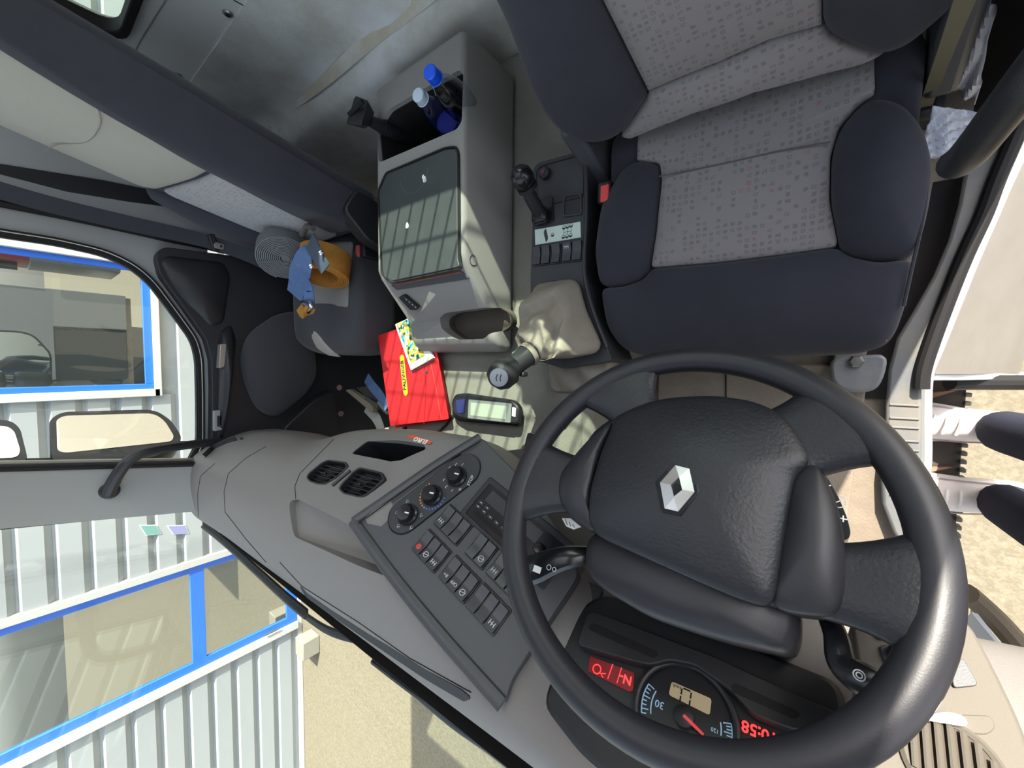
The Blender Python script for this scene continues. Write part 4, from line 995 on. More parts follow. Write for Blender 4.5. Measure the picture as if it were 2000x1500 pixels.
text('scale_number', '30', CL, *CL.ab(1288, 1375, -.008), .012, PB, clus, right=r2_, c=-.0086)
text('scale_number', '120', CL, *CL.ab(1396, 1426, -.008), .006, PB, clus, right=r2_, c=-.0086)
d2 = CL.abs([(1448, 1410), (1500, 1432), (1500, 1470), (1440, 1445)], -.008)
dp2 = ob('trip_display', MB().slab(CL, d2, -.012, -.008), M('dark_red_display', rgb(36, 12, 16), .3), clus)
text('display_digits', '10:58', CL, *CL.ab(1483, 1430, -.008), .017, LEDB, dp2, right=tuple(np.array(d2[0])-np.array(d2[1])), c=-.0076, bold=True)
# driver side dash panel between the cluster and the control panel, and brow
DP = PL(Yp(1080, 1330, .44), (1, 0, 0), (0, .60, .80))
ds = dash
ob('driver_panel', MB().slab(CL, rnd(CL.abs([(1135, 1128), (1180, 1150), (1130, 1260), (1150, 1445), (1090, 1432), (1008, 1355)], -.02), .01, 3), -.08, -.018), DASHD, ds, bevel=.006)
ob('blank_cover', MB().slab(CL, rnd(CL.abs([(1048, 1290), (1060, 1275), (1096, 1325), (1088, 1352), (1078, 1352)], -.018), .008, 3), -.018, -.0145), DASHD, ds, bevel=.003)
# driver's left end of the dash
LP = PL(Zp(1800, 1330, -.53), (1, 0, 0), (0, .72, .69))
BEI = M('grey_switch_panel', rgb(96, 91, 84), .65, (700, .15), spec=.25)
lp = thing('light_switch_panel', LP.w(0, -.06, -.05), 'sunlit grey switch panel at the driver end of the dashboard', 'dash panel')
ob('panel_face', MB().slab(LP, rnd(LP.abs([(1660, 1205), (1700, 1195), (1885, 1200), (1925, 1270), (1985, 1390), (2020, 1480), (2000, 1600), (1700, 1600), (1640, 1440), (1680, 1330)]), .015, 3), -.06, 0), BEI, lp, bevel=.006)
for qq in ([(1702, 1208), (1745, 1206), (1762, 1248), (1714, 1252)], [(1716, 1262), (1776, 1258), (1800, 1305), (1734, 1312)], [(1868, 1292), (1880, 1288), (1910, 1340), (1862, 1345), (1858, 1332)]):
    ob('switch_blank', MB().slab(LP, rnd(LP.abs(qq), .004, 3), -.004, .004), DASHD, lp, bevel=.002)
ob('lamp_knob', MB().lathe(LP.p(1752, 1280, .003), LP.n, [(.008, 0), (.008, .008), (.006, .011), (.001, .0112)], 16), GLOSS, lp)
rl = ob('release_recess', MB().slab(LP, rnd(LP.abs([(1800, 1410), (1845, 1395), (1935, 1398), (1945, 1420), (1930, 1436), (1810, 1425)]), .008, 3), -.002, .0015), BEI, lp, bevel=.001)
ob('release_lever', MB().slab(LP, rnd(LP.abs([(1796, 1404), (1840, 1392), (1872, 1400), (1884, 1412), (1882, 1424), (1860, 1420), (1810, 1412)]), .006, 3), .0015, .012), CHROME, lp, bevel=.004)
vc = np.array(LP.ab(1860, 1494)); 
vo = ob('round_vent', MB().lathe(LP.w(*vc, -.004), LP.n, [(.034, 0), (.034, .007), (.031, .010), (.028, .008), (.027, .0)], 36), BEI, lp)
ob('vent_well', MB().lathe(LP.w(*vc, .001), LP.n, [(.028, 0), (.028, .002), (.001, .0021)], 30), M('vent_dark', rgb(60, 50, 38), .7), lp)
for k in range(-3, 4):
    y_ = k*.0080; L_ = math.sqrt(max(1e-6, .028**2 - y_**2))
    ob('louvre', MB().strip([LP.w(vc[0]+y_, vc[1]-L_, .006), LP.w(vc[0]+y_, vc[1]+L_, .006)], .006, .002, tuple(LP.h*.6+LP.n*.8)), BEI, lp)
# ================================================================== driver seat
seat = thing('driver_chair', (.139, -.25, -1.2), 'driver seat in navy cloth with grey squared insert', 'seat')
SZ = -.80
def cush(x0, w, yf, z0=SZ):
    def at(a, b, c):
        dx = (a - x0)/w
        z = z0 + .028*max(0, abs(dx)-.55)**1.3/.5 + c
        f = max(0., b - (yf - .10))/.10
        z -= .030*f*f
        z -= .02*max(0, -.30-b)/.2
        return V3(a, b, z)
    return at
fl = FLAT(SZ)
cu_at = cush(.139, .25, -.02)
ins_q = [(1238, 268), (1300, 240), (1400, 205), (1500, 167), (1600, 140), (1700, 112), (1712, 172), (1690, 182), (1640, 238), (1622, 300), (1620, 390), (1637, 479), (1520, 496), (1400, 511), (1270, 521), (1281, 450), (1290, 352), (1284, 312), (1238, 308)]
fro_q = [(1176, 562), (1212, 562), (1254, 545), (1270, 523), (1400, 513), (1520, 498), (1637, 481), (1660, 500), (1722, 515), (1786, 506), (1770, 590), (1752, 648), (1734, 674), (1690, 688), (1500, 697), (1250, 697), (1208, 682), (1186, 640)]
lb_q = [(1236, 308), (1284, 313), (1289, 352), (1280, 450), (1268, 520), (1252, 543), (1212, 560), (1175, 560), (1167, 500), (1180, 400), (1214, 330)]
rb_q = [(1700, 180), (1642, 238), (1624, 300), (1622, 390), (1639, 480), (1661, 498), (1722, 513), (1787, 504), (1810, 420), (1819, 330), (1802, 255), (1762, 198)]
def dens(ab, d=.02):
    out = []
    for i in range(len(ab)):
        p = np.array(ab[i]); q = np.array(ab[(i+1) % len(ab)]); n = max(1, int(np.linalg.norm(q-p)/d))
        for k in range(n): out.append(tuple(p+(q-p)*k/n))
    return out
bk_ = rnd(fl.abs(ins_q), .008, 2)
# the insert runs back under the backrest
insab = [(a, b - .07 if b < -.42 else b) for a, b in dens(bk_)]
ob('cushion_insert', MB().pillow(insab, cu_at, .08, .012, .006, power=3), PATT, seat, smooth=70)
ob('cushion_front', MB().pillow(dens(rnd(fl.abs(fro_q), .02, 4)), cu_at, .10, .014, .012, power=3), NAVY, seat, smooth=70)
ob('cushion_bolster', MB().pillow(dens(rnd(fl.abs(lb_q), .02, 4)), cu_at, .12, .030, .014, power=2), NAVY, seat, smooth=70)
ob('cushion_bolster', MB().pillow(dens(rnd(fl.abs(rb_q), .02, 4)), cu_at, .12, .032, .014, power=2), NAVY, seat, smooth=70)
ob('cushion_base', MB().slab(FLAT(-.93), rnd([(-.105, -.50), (.38, -.50), (.37, -.045), (-.09, -.045)], .05, 5), -.02, .11), NAVY, seat, bevel=.02, seg=3)
# worn hole with foam showing
hb = fl.abs([(1726, 672), (1733, 640), (1737, 643), (1736, 655), (1730, 668)])
ob('torn_foam', MB().slab(PL((0, 0, -.822), (1, 0, 0), (0, 1, .12)), rnd(PL((0, 0, -.822), (1, 0, 0), (0, 1, .12)).abs([(1722, 667), (1728, 641), (1735, 640), (1737, 652), (1730, 669)]), .004, 3), .0, .012), M('torn_foam', rgb(190, 170, 120), .95, (300, .6)), seat)
ob('seam', MB().tube(smoothline([cu_at(*fl.ab(*q), .0125) for q in [(1290, 347), (1400, 326), (1520, 300), (1622, 282)]], 5), .0014, 5), M('insert_seam', rgb(92, 88, 88), .95), seat)
# piping seam on the outer bolster
ob('seam', MB().tube(smoothline([cu_at(*fl.ab(*q), .002) for q in [(1802, 300), (1804, 380), (1796, 440), (1784, 495), (1774, 540), (1762, 600)]], 4), .0022, 6), NAVY, seat)
# suspension base
ob('seat_base', MB().slab(FLAT(-1.2), rnd([(-.08, -.46), (.34, -.46), (.34, -.08), (-.08, -.08)], .03, 3), 0, .26), RUBBER, seat, bevel=.02)
for x_ in (-.05, .31): ob('seat_rail', MB().box((x_, -.25, -1.195), .05, .50, .03), STEEL, seat, bevel=.004)
# ---- backrest
BK = PL((.139, -.44, -.79), (1, 0, 0), (0, -.30, .954))
def back_at(a, b, c):
    dx = abs(a)/.27
    return BK.w(a, b, c + .045*max(0, dx-.45)**1.4 + .02*math.exp(-((b-.10)/.08)**2)*0)
# n of BK: h x u = (0,-.954,-.30) -> use reversed side
BK = PL((.139, -.44, -.79), (-1, 0, 0), (0, -.30, .954))
def ba(q): return [BK.ab(*p) if p[0] != 'ab' else p[1:] for p in q]
lbk = ba([(985, 0), (1170, 0), (1262, 185), (1262, 200), (1212, 268), (1150, 277), (1092, 242), (1050, 180)])
topL = [BK.ab(985, 0), BK.ab(1170, 0)]
lb = [(topL[1][0], .62), (topL[1][0], topL[1][1]+.1)] + lbk[1:] + [(topL[0][0], topL[0][1]), (topL[0][0]+.01, .62)]
ob('back_bolster', MB().pillow(dens(rnd(lb, .03, 4), .03), back_at, .10, .035, .016, power=2.2), NAVY, seat, smooth=70)
rq = ba([(1605, 0), (1605, 50), (1620, 76), (1672, 94), (1722, 104), (1772, 86), (1872, 0)])
rb = [(rq[0][0], .62)] + rq + [(rq[-1][0]+.01, rq[-1][1]+.06), (rq[-1][0]+.005, .62)]
ob('back_bolster', MB().pillow(dens(rnd(rb, .03, 4), .03), back_at, .10, .035, .016, power=2.2), NAVY, seat, smooth=70)
mi = ba([(1174, 0), (1266, 183), (1330, 155), (1400, 128), (1500, 84), (1604, 55), (1604, 0)])
mi = [(mi[0][0], .62)] + mi + [(mi[-1][0], .62)]
ob('back_insert', MB().pillow(dens(mi, .03), back_at, .10, .014, .006, power=3), PATT, seat, smooth=70)
lo = ba([(1267, 186), (1330, 158), (1400, 131), (1500, 87), (1606, 58), (1622, 79), (1674, 97), (1724, 107), (1705, 116), (1600, 132), (1500, 156), (1400, 190), (1300, 232), (1222, 271), (1214, 268), (1264, 202)])
ob('back_lumbar', MB().pillow(dens(lo, .02), back_at, .08, .022, .010, power=2.2), PATT, seat, smooth=70)
ob('back_shell', MB().slab(BK, rnd([(-.27, .02), (.25, .02), (.25, .66), (-.27, .66)], .05, 4), -.13, -.05), NAVY, seat, bevel=.02)
# recliner bracket and buckle, inboard
ob('recliner_bracket', MB().slab(PL((.41, 0, 0), (0, -1, 0), (0, 0, 1)), [(.40, -.86), (.50, -.88), (.50, -.70), (.45, -.70)], -.02, .02), DASHD, seat, bevel=.008)
bq = Zp(1184, 378, -.80)
bkl = ob('buckle', MB().box(bq + V3(.0, 0, -.03), .03, .045, .09), BLACK, seat, bevel=.006)
ob('buckle_button', MB().box(bq + V3(-.004, .006, .015), .018, .034, .008), M('buckle_red', rgb(214, 70, 66), .45), bkl, bevel=.002)
ob('recliner_bracket', MB().slab(PL((-.125, 0, 0), (0, -1, 0), (0, 0, 1)), [(.40, -.88), (.52, -.88), (.54, -.66), (.47, -.66)], -.02, .02), DASHD, seat, bevel=.01)
# driver's belt stalk, outboard
dbk = thing('driver_seat_belt', Zp(1800, 200, -.95), 'olive edged dark seat belt running beside the driver backrest', 'seat belt')
pth = [Zp(1806, 212, -.93), Zp(1832, 140, -.80), Zp(1858, 70, -.68), Zp(1884, 0, -.56), Zp(1906, -60, -.47)]
ob('webbing', MB().strip(smoothline(pth, 4), .016, .003, (-.9, .1, .2)), M('dusty_webbing', rgb(96, 92, 74), .85, (900, .3)), dbk)
ob('anchor', MB().box(Zp(1800, 205, -.95), .05, .07, .06), BLACK, dbk, bevel=.012)

# ================================================================== passenger seat
ps = thing('passenger_seat', (1.37, -.2, -1.2), 'passenger seat in grey and navy cloth with straps lying on it', 'seat')
PZ = -.74
fp = FLAT(PZ)
pc_at = cush(1.40, .29, -.02, PZ)
body_q = [(545, 470), (560, 548), (564, 620), (576, 672), (598, 690), (640, 694), (684, 690), (702, 676), (706, 600), (700, 500), (670, 455), (600, 430)]
bd = dens(rnd([(min(a, 1.675), b) for a, b in fp.abs(body_q)], .04, 5))
ob('cushion', MB().pillow(bd, pc_at, .13, .020, .02, power=3), CHAR, ps, smooth=70)
lin_q = [(610, 606), (645, 606), (678, 600), (680, 470), (600, 470), (575, 560)]
ob('cushion_insert', MB().pillow(dens(rnd(fp.abs(lin_q, .014), .01, 3)), pc_at, .01, .012, .004, c=.014, power=3), M('taupe_cloth', rgb(140, 134, 130), .95, (900, .3)), ps, smooth=70)
str_q = [(606, 622), (611, 622), (622, 655), (640, 697), (622, 694), (609, 680), (604, 650)]
ob('accent_stripe', MB().pillow(dens(rnd(fp.abs(str_q, .012), .004, 3), .01), pc_at, .012, .006, .003, c=.010, power=2), CREAM, ps, smooth=70)
ob('seat_base', MB().slab(FLAT(-1.2), rnd([(1.205, -.50), (1.62, -.50), (1.62, -.09), (1.205, -.09)], .03, 3), 0, .34), RUBBER, ps, bevel=.02)
PB_ = PL((1.385, -.40, -.735), (-1, 0, 0), (0, -.21, .978))
def pw(a, b, c=0): return PB_.w(a, b, c)
# main backrest body: a rounded block
prof = []
def backblock(x0, x1, zb, zt, d0, d1, tap=.03):
    rings = []
    for k in range(9):
        t = k/8; b = zb + (zt-zb)*t
        w0, w1 = x0 + tap*t*t, x1 - tap*t*t
        rings.append([PB_.w(a, b, c) for a, c in rnd([(w0, d0), (w1, d0), (w1, d1), (w0, d1)], .04, 4)])
    # rounded top
    return MB().loft(rings)
ob('back_block', backblock(-.26, .26, .02, .78, -.13, -.012), NAVY, ps, smooth=60)
inb = PB_.abs
nb = [(.27, .02), (.27, .50), (.262, .80), (.21, .80), (.20, .55), (.175, .36), (.13, .16), (.10, .03)]
nbo = [(-.15, .03), (-.165, .2), (-.185, .36), (-.215, .45), (-.27, .46), (-.325, .34), (-.33, .2), (-.32, .02)]
ob('back_bolster', MB().pillow(dens(rnd(nb, .02, 3), .03), PB_.w, .08, .040, .02, power=2.2), NAVY, ps, smooth=70)
ob('back_bolster', MB().pillow(dens(rnd(nbo, .02, 3), .03), PB_.w, .08, .030, .02, power=2.2), NAVY, ps, smooth=70)
bei = [(.195, .56), (.205, .80), (-.20, .80), (-.215, .47), (-.19, .44), (.02, .40), (.165, .385), (.19, .42)]
ob('back_upper', MB().pillow(dens(rnd(bei, .015, 3), .03), PB_.w, .08, .022, .012, power=2.6), CREAM, ps, smooth=70)
inn_ = [(.165, .375), (.02, .39), (-.19, .43), (-.175, .2), (-.155, .03), (.095, .03), (.125, .16)]
ob('back_insert', MB().pillow(dens(rnd(inn_, .015, 3), .03), PB_.w, .08, .010, .008, power=3), pattern_mat('dotted_cloth', rgb(160, 158, 158), rgb(120, 118, 122), rgb(122, 120, 122), .011), ps, smooth=70)
sm = [PB_.w(a, b, .0215) for a, b in ((.195, .60), (.12, .59), (.0, .60), (-.1, .64), (-.185, .655))]
ob('seam', MB().tube(smoothline(sm, 5), .0012, 5), M('seam_thread', rgb(128, 126, 118), .9), ps)
ob('recliner_cover', MB().slab(PL((1.125, 0, 0), (0, -1, 0), (0, 0, 1)), rnd([(.33, -.83), (.46, -.83), (.50, -.66), (.43, -.62), (.36, -.70)], .02, 3), -.02, .03), BLACK, ps, bevel=.01)
bq = Zp(702, 490, -.76)
bk2 = ob('buckle', MB().box(bq + V3(-.02, 0, -.03), .03, .05, .07), BLACK, ps, bevel=.006)
ob('buckle_button', MB().box(bq + V3(-.004, .004, .008), .018, .040, .008), M('buckle_pink_red', rgb(206, 92, 92), .45), bk2, bevel=.002)
# ================================================================== engine tunnel between the seats
TZ = -.845
mb = MB()
prof = [(.40, -1.21), (.43, TZ - .02), (.46, TZ), (1.10, TZ), (1.15, TZ - .03), (1.19, -1.21)]
rings = [[V3(x, y, z) for x, z in prof] for y in (-.80, -.3, .05, .30)]
rings.append([V3(x, .46, z - .10 if z > -1 else z) for x, z in prof])
tun = ob('engine_cover', MB().loft(rings), MAT_T, bevel=.02, seg=3)
tag(tun, 'beige rubber covered engine tunnel between the two seats', 'engine cover')

# ================================================================== storage console
con = thing('storage_console', (.82, -.4, TZ), 'grey storage console with dark lid and cup holder between the seats', 'console')
X0, X1 = .648, .985
pf = [(-.735, -.65), (-.245, -.65), (-.222, -.660), (-.110, -.758), (-.060, -.768), (-.035, -.785), (-.024, -.81), (-.028, TZ+.004), (-.735, TZ+.004)]
cb = ob('body', MB().prism([V3(X0, y, z) for y, z in pf], [V3(X1, y, z) for y, z in pf]), CONS, con, bevel=.016, seg=4)
# nose: rounder plan
CT = FLAT(-.65)
bay = rnd(CT.abs([(734, 254), (760, 213), (830, 172), (897, 137), (902, 142), (900, 238), (893, 252), (740, 318)]), .012, 3)
CN = PL((0, -.06, -.767), (1, 0, 0), (0, 1, -.10))
cup = rnd(CN.abs([(862, 622), (880, 611), (965, 600), (982, 612), (986, 636), (968, 648), (955, 652), (945, 662), (892, 664), (872, 650), (862, 640)]), .012, 3)
# bevel first, then carve
def bake(o):
    dg = bpy.context.evaluated_depsgraph_get(); dg.update()
    me = bpy.data.meshes.new_from_object(o.evaluated_get(dg)); o.modifiers.clear(); o.data = me; return o
sv = cb.parent; bake(cb)
cut(cb, [MB().slab(CT, bay, -.17, .06), MB().slab(CN, cup, -.055, .08)])
def lining(nm, pl, ab, d, m, top=-.002):
    P = ccw(ab); cx_ = sum(p[0] for p in P)/len(P); cy_ = sum(p[1] for p in P)/len(P)
    o1 = [(cx_+(a-cx_)*.995, cy_+(b-cy_)*.995) for a, b in P]; o2 = [(cx_+(a-cx_)*.97, cy_+(b-cy_)*.97) for a, b in P]
    m_ = MB().ring(pl, o1, o2, -d, top); m_.slab(pl, o1, -d - .004, -d)
    return ob(nm, m_, m, con)
lining('bay_lining', CT, bay, .162, RUBBER, -.012)
lining('cup_lining', CN, cup, .050, M('brown_cup_mat', rgb(74, 66, 60), .9, (300, .4)), -.030)
lid_q = [(741, 374), (756, 341), (872, 292), (888, 291), (893, 300), (894, 508), (899, 521), (765, 549), (748, 534)]
lid = ob('lid', MB().slab(FLAT(-.648), rnd(FLAT(-.645).abs(lid_q), .010, 3), -.004, .004), LIDM, con, bevel=.003)
ob('lid_gap', MB().tube([V3(a, b, -.6475) for a, b in ccw(rnd(FLAT(-.6475).abs([(739, 373), (754, 338), (870, 289), (891, 287), (896, 300), (897, 508), (903, 524), (764, 553), (746, 536)]), .01, 3))], .003, 6, closed=True), RUBBER, con)
ob('lid_wear_ring', MB().tube([V3(*( CT.p(812, 335)[:2] + .055*np.array([math.cos(t), math.sin(t)])), -.6436) for t in np.linspace(.2, 3.0, 24)], .0012, 4), M('lid_scuff', rgb(70, 74, 76), .5), lid)
for q, s in (((829, 350), .006), (((795, 440)), .006), ((826, 345), .004)):
    c = FLAT(-.643).p(*q); ob('paint_fleck', MB().slab(FLAT(-.6438), [(c[0]+s*math.cos(t)*(1+.4*math.sin(3*t)), c[1]+s*1.3*math.sin(t)) for t in np.linspace(0, 6.28, 9)[:-1]], 0, .0006), PAPER, lid)
SL = PL((0, -.165, -.708), (1, 0, 0), (0, .766, -.643))
ob('lid_catch', MB().slab(SL, rnd(SL.abs([(764, 556), (902, 529), (918, 544), (776, 566)]), .003, 2), -.002, .003), DASHD, con, bevel=.002)
ob('catch_edge', MB().tube([SL.p(772, 556, .003), SL.p(900, 531, .003)], .0022, 6), M('rusty_edge', rgb(150, 92, 78), .6), con)
ob('socket_flap', MB().slab(SL, rnd(SL.abs([(783, 577), (793, 573), (822, 598), (818, 602), (806, 602)]), .003, 2), .0, .012), BLACK, con, bevel=.003)
for k in range(4): ob('flap_mark', MB().tube([SL.p(792 + 6*k, 584 + 5*k, .0123), SL.p(795 + 6*k, 586.5 + 5*k, .0123)], .0011, 5), MARK, con)
SF = PL((X0, 0, 0), (0, 1, 0), (0, 0, 1)); SF = PL((X0 - .0005, 0, 0), (0, -1, 0), (0, 0, 1))
cc = SF.ab(924, 508)
ob('screw_cover', MB().tube([SF.w(cc[0]+.012*math.cos(t), cc[1]+.012*math.sin(t), .0) for t in np.linspace(0, 6.283, 21)[:-1]], .0008, 4, closed=True), DASHD, con)

# ---- bottles, scraper and a crumpled pack in the bay
PET = glass_mat('clear_bottle_plastic', (.86, .90, .96, 1), 3.0)
def bottle(name, base, top, r, capcol, label, lab=None):
    base = V3(*base); top = V3(*top); ax = nrm(top-base); Lh = np.linalg.norm(top-base)
    t = thing(name, base, label, 'bottle')
    pr = [(r*.85, 0), (r, .006), (r, Lh*.18), (r*.95, Lh*.21), (r, Lh*.24), (r, Lh*.40), (r*.95, Lh*.43), (r, Lh*.46), (r, Lh*.60), (r*.93, Lh*.70), (r*.72, Lh*.80), (r*.45, Lh*.88), (.0125, Lh*.91), (.0125, Lh*.94)]
    ob('body', MB().lathe(base, ax, pr, 22), PET, t, smooth=60)
    ob('cap', MB().lathe(base, ax, [(.0150, Lh*.925), (.0155, Lh*.93), (.0155, Lh*.99), (.0135, Lh), (.003, Lh*1.002)], 18), capcol, t)
    ob('neck_ring', MB().lathe(base, ax, [(.016, Lh*.905), (.017, Lh*.91), (.016, Lh*.915)], 18), capcol, t)
    if lab:
        ob('label_wrap', MB().lathe(base, ax, [(r*1.01, Lh*.30), (r*1.015, Lh*.305), (r*1.015, Lh*.47), (r*1.0, Lh*.475)], 22), lab[0], t)
        ob('label_band', MB().lathe(base, ax, [(r*1.018, Lh*.36), (r*1.02, Lh*.362), (r*1.02, Lh*.44), (r*1.018, Lh*.442)], 22), lab[1], t)
    return t
bottle('water_bottle', (.715, -.60, -.815), Zp(838, 139, -.555), .036, M('blue_cap', rgb(16, 84, 222), .35), 'clear water bottle with a blue cap in the console bay')
bottle('water_bottle', (.79, -.600, -.815), Zp(815, 184, -.598), .031, M('pale_cap', rgb(190, 205, 220), .4), 'clear water bottle with a pale cap and blue label in the console bay', (M('label_blue', rgb(24, 34, 150), .4), M('label_pale', rgb(150, 165, 210), .4)))
sc_ = thing('ice_scraper', Zp(800, 270, -.78), 'black ice scraper standing in the console bay', 'scraper')
h0, h1 = Zp(805, 275, -.76), Zp(722, 236, -.615)
ob('grip', MB().tube([h0 + (h1-h0)*t for t in np.linspace(0, 1, 9)], [.016, .018, .019, .019, .018, .018, .017, .015, .013], 12), BLACK, sc_)
for k in range(6):
    p = h0 + (h1-h0)*(.35+.07*k); ob('grip_rib', MB().tube([p, p + (h1-h0)*.02], .0200, 12), RUBBER, sc_)
ob('head', MB().loft([[h1 + V3(*v) for v in ((-.010, -.02, -.008), (.012, -.02, -.008), (.012, .02, .008), (-.010, .02, .008))], [Zp(708, 222, -.59) + V3(*v) for v in ((-.008, -.035, -.01), (.014, -.03, -.01), (.014, .032, .01), (-.008, .036, .01))], [Zp(686, 216, -.585) + V3(*v) for v in ((-.004, -.042, -.012), (.006, -.040, -.012), (.006, .038, .012), (-.004, .040, .012))]]), BLACK, sc_, bevel=.004)
ob('blade_edge', MB().tube([Zp(708, 198, -.585), Zp(682, 224, -.58)], .006, 8), RUBBER, sc_)
bm_ = bmesh.new(); bmesh.ops.create_icosphere(bm_, subdivisions=2, radius=.028)
for v in bm_.verts: v.co *= 1 + .35*math.sin(v.co.x*190)*math.sin(v.co.y*210+1); v.co.z *= .7
cv = Zp(800, 280, -.78); Vv = [V3(*v.co)+cv for v in bm_.verts]; Fv = [tuple(v.index for v in f.verts) for f in bm_.faces]; bm_.free()
tag(link_mesh('crumpled_wrapper', Vv, Fv, M('foil_wrapper', rgb(120, 118, 96), .35, metal=.3)), 'crumpled dull wrapper at the bottom of the console bay', 'wrapper')

# ================================================================== gear console beside the driver seat
GP = FLAT(-.79)
GCM = M('dark_console_plastic', rgb(50, 50, 53), .5, (700, .15), spec=.45)
gc = thing('gear_console', (.48, -.2, TZ), 'dark gear console with hand brake, switches and shift pattern plate', 'console')
gq = [(1041, 330), (1050, 318), (1138, 293), (1146, 300), (1147, 420), (1143, 528), (1160, 610), (1196, 705), (1100, 720), (1036, 700), (1036, 540), (1040, 430)]
ob('housing', MB().slab(GP, rnd(GP.abs(gq), .008, 3), -.12, .0), GCM, gc, bevel=.006, seg=3)
for q in ([(1048, 335), (1056, 325), (1137, 302), (1140, 308), (1140, 385), (1050, 405)],):
    ob('inlay_edge', MB().tube([GP.w(a, b, .0006) for a, b in ccw(rnd(GP.abs(q), .006, 3))], .0012, 5, closed=True), RUBBER, gc)
ob('rail', MB().tube(smoothline([GP.p(*q, .0) for q in [(1143, 300), (1145, 420), (1141, 528), (1156, 600), (1186, 680)]], 4), .005, 8), GCM, gc)
# plunger knob
k0 = GP.p(1067, 340)
kn = ob('plunger', MB().lathe(k0, (0, 0, 1), [(.014, 0), (.014, .012), (.010, .015), (.008, .015)], 18), BLACK, gc)
ob('plunger_ring', MB().lathe(k0, (0, 0, 1), [(.006, .014), (.006, .0165), (.003, .0167)], 12), M('maroon_tip', rgb(92, 40, 52), .5), kn)
# hand brake lever
brk = thing('hand_brake', GP.p(1062, 422), 'black hand brake lever with a round knob on the gear console', 'lever')
ob('gate', MB().slab(GP, rnd(GP.abs([(1037, 400), (1080, 384), (1083, 432), (1044, 442)]), .004, 3), .0, .004), GLOSS, brk, bevel=.002)
l0, l1 = GP.p(1062, 425, .0), Zp(1022, 350, -.70)
ob('lever_base', MB().box(l0 + V3(0, 0, .012), .038, .036, .030), GLOSS, brk, bevel=.008)
ob('stem', MB().tube([l0 + V3(0, 0, .01), (l0+l1)/2 + V3(0, 0, .012), l1], [.016, .015, .013], 12), BLACK, brk)
ob('collar', MB().tube([l1*.78+l0*.22, l1*.86+l0*.14], .023, 14), BLACK, brk)
ob('knob', MB().lathe(l1 - nrm(l1-l0)*.012, nrm(l1-l0), [(.013, -.012), (.022, .0), (.025, .014), (.023, .028), (.015, .037), (.004, .041)], 18), GLOSS, brk, smooth=60)
# pocket
pk = rnd(GP.abs([(1101, 381), (1137, 376), (1138, 420), (1100, 425)]), .006, 3)
P = ccw(pk); cx_ = sum(p[0] for p in P)/len(P); cy_ = sum(p[1] for p in P)/len(P)
ob('pocket_rim', MB().ring(GP, P, [(cx_+(a-cx_)*.82, cy_+(b-cy_)*.82) for a, b in P], .0, .004), GCM, gc, bevel=.002)
ob('pocket_floor', MB().slab(GP, [(cx_+(a-cx_)*.84, cy_+(b-cy_)*.84) for a, b in P], .0, .0008), BLACK, gc)
# shift pattern plate
STK = M('pale_green_plate', rgb(196, 212, 200), .5)
plq = [(1045, 449), (1134, 433), (1135, 464), (1046, 479)]
plate = ob('shift_plate', MB().slab(GP, GP.abs(plq), .0, .0015), STK, gc, bevel=.0005)
INK = M('dark_print', rgb(52, 60, 60), .7)
rt = nrm(np.array(GP.ab(1134, 433)) - np.array(GP.ab(1045, 449))); dn_ = nrm(np.array(GP.ab(1046, 479)) - np.array(GP.ab(1045, 449)))
def pp(x, y): return np.array(GP.ab(x, y))
gk_ = pp(1067, 460)
ob('print_figure', MB().slab(GP, [tuple(gk_ + rt*(.0045+.002*math.sin(2*t))*math.cos(t) + dn_*.015*math.sin(t)) for t in np.linspace(0, 6.283, 17)[:-1]], .0015, .0019), INK, plate)
for (x, y) in ((1102, 445), (1109, 443), (1116, 441), (1101, 463), (1108, 462), (1115, 460), (1080, 459)):
    c = pp(x, y); ob('print_circle', MB().tube([GP.w(c[0]+.0042*math.cos(t), c[1]+.0042*math.sin(t), .0017) for t in np.linspace(0, 6.283, 13)[:-1]], .0005, 4, closed=True), INK, plate)
    ob('print_half', MB().slab(GP, [(c[0]+.0038*math.cos(t), c[1]+.0038*math.sin(t)) for t in np.linspace(0, math.pi, 8)], .0015, .0018), INK, plate)
for (a, b) in (((1102, 449), (1101, 459)), ((1109, 447), (1108, 458)), ((1116, 445), (1115, 456)), ((1101, 454), (1116, 451))):
    ob('print_line', MB().tube([GP.p(*a, .0017), GP.p(*b, .0017)], .0005, 4), INK, plate)
# five rockers: their own turned plane
GS = PL(GP.p(1137, 469), GP.h*rt[0]+GP.u*rt[1], -(GP.h*dn_[0]+GP.u*dn_[1]))
wS = np.linalg.norm(pp(1137, 470)-pp(1043, 486))/5
for k, mk_ in enumerate((None, ('axle',), None, None, None)):
    gap = (0, 0, .003, .005, .005)[k]
    switch_block(GS, -wS*k - gap + .003, .0, 1, gc, w=wS*.93, h=.044, marks=(mk_,))
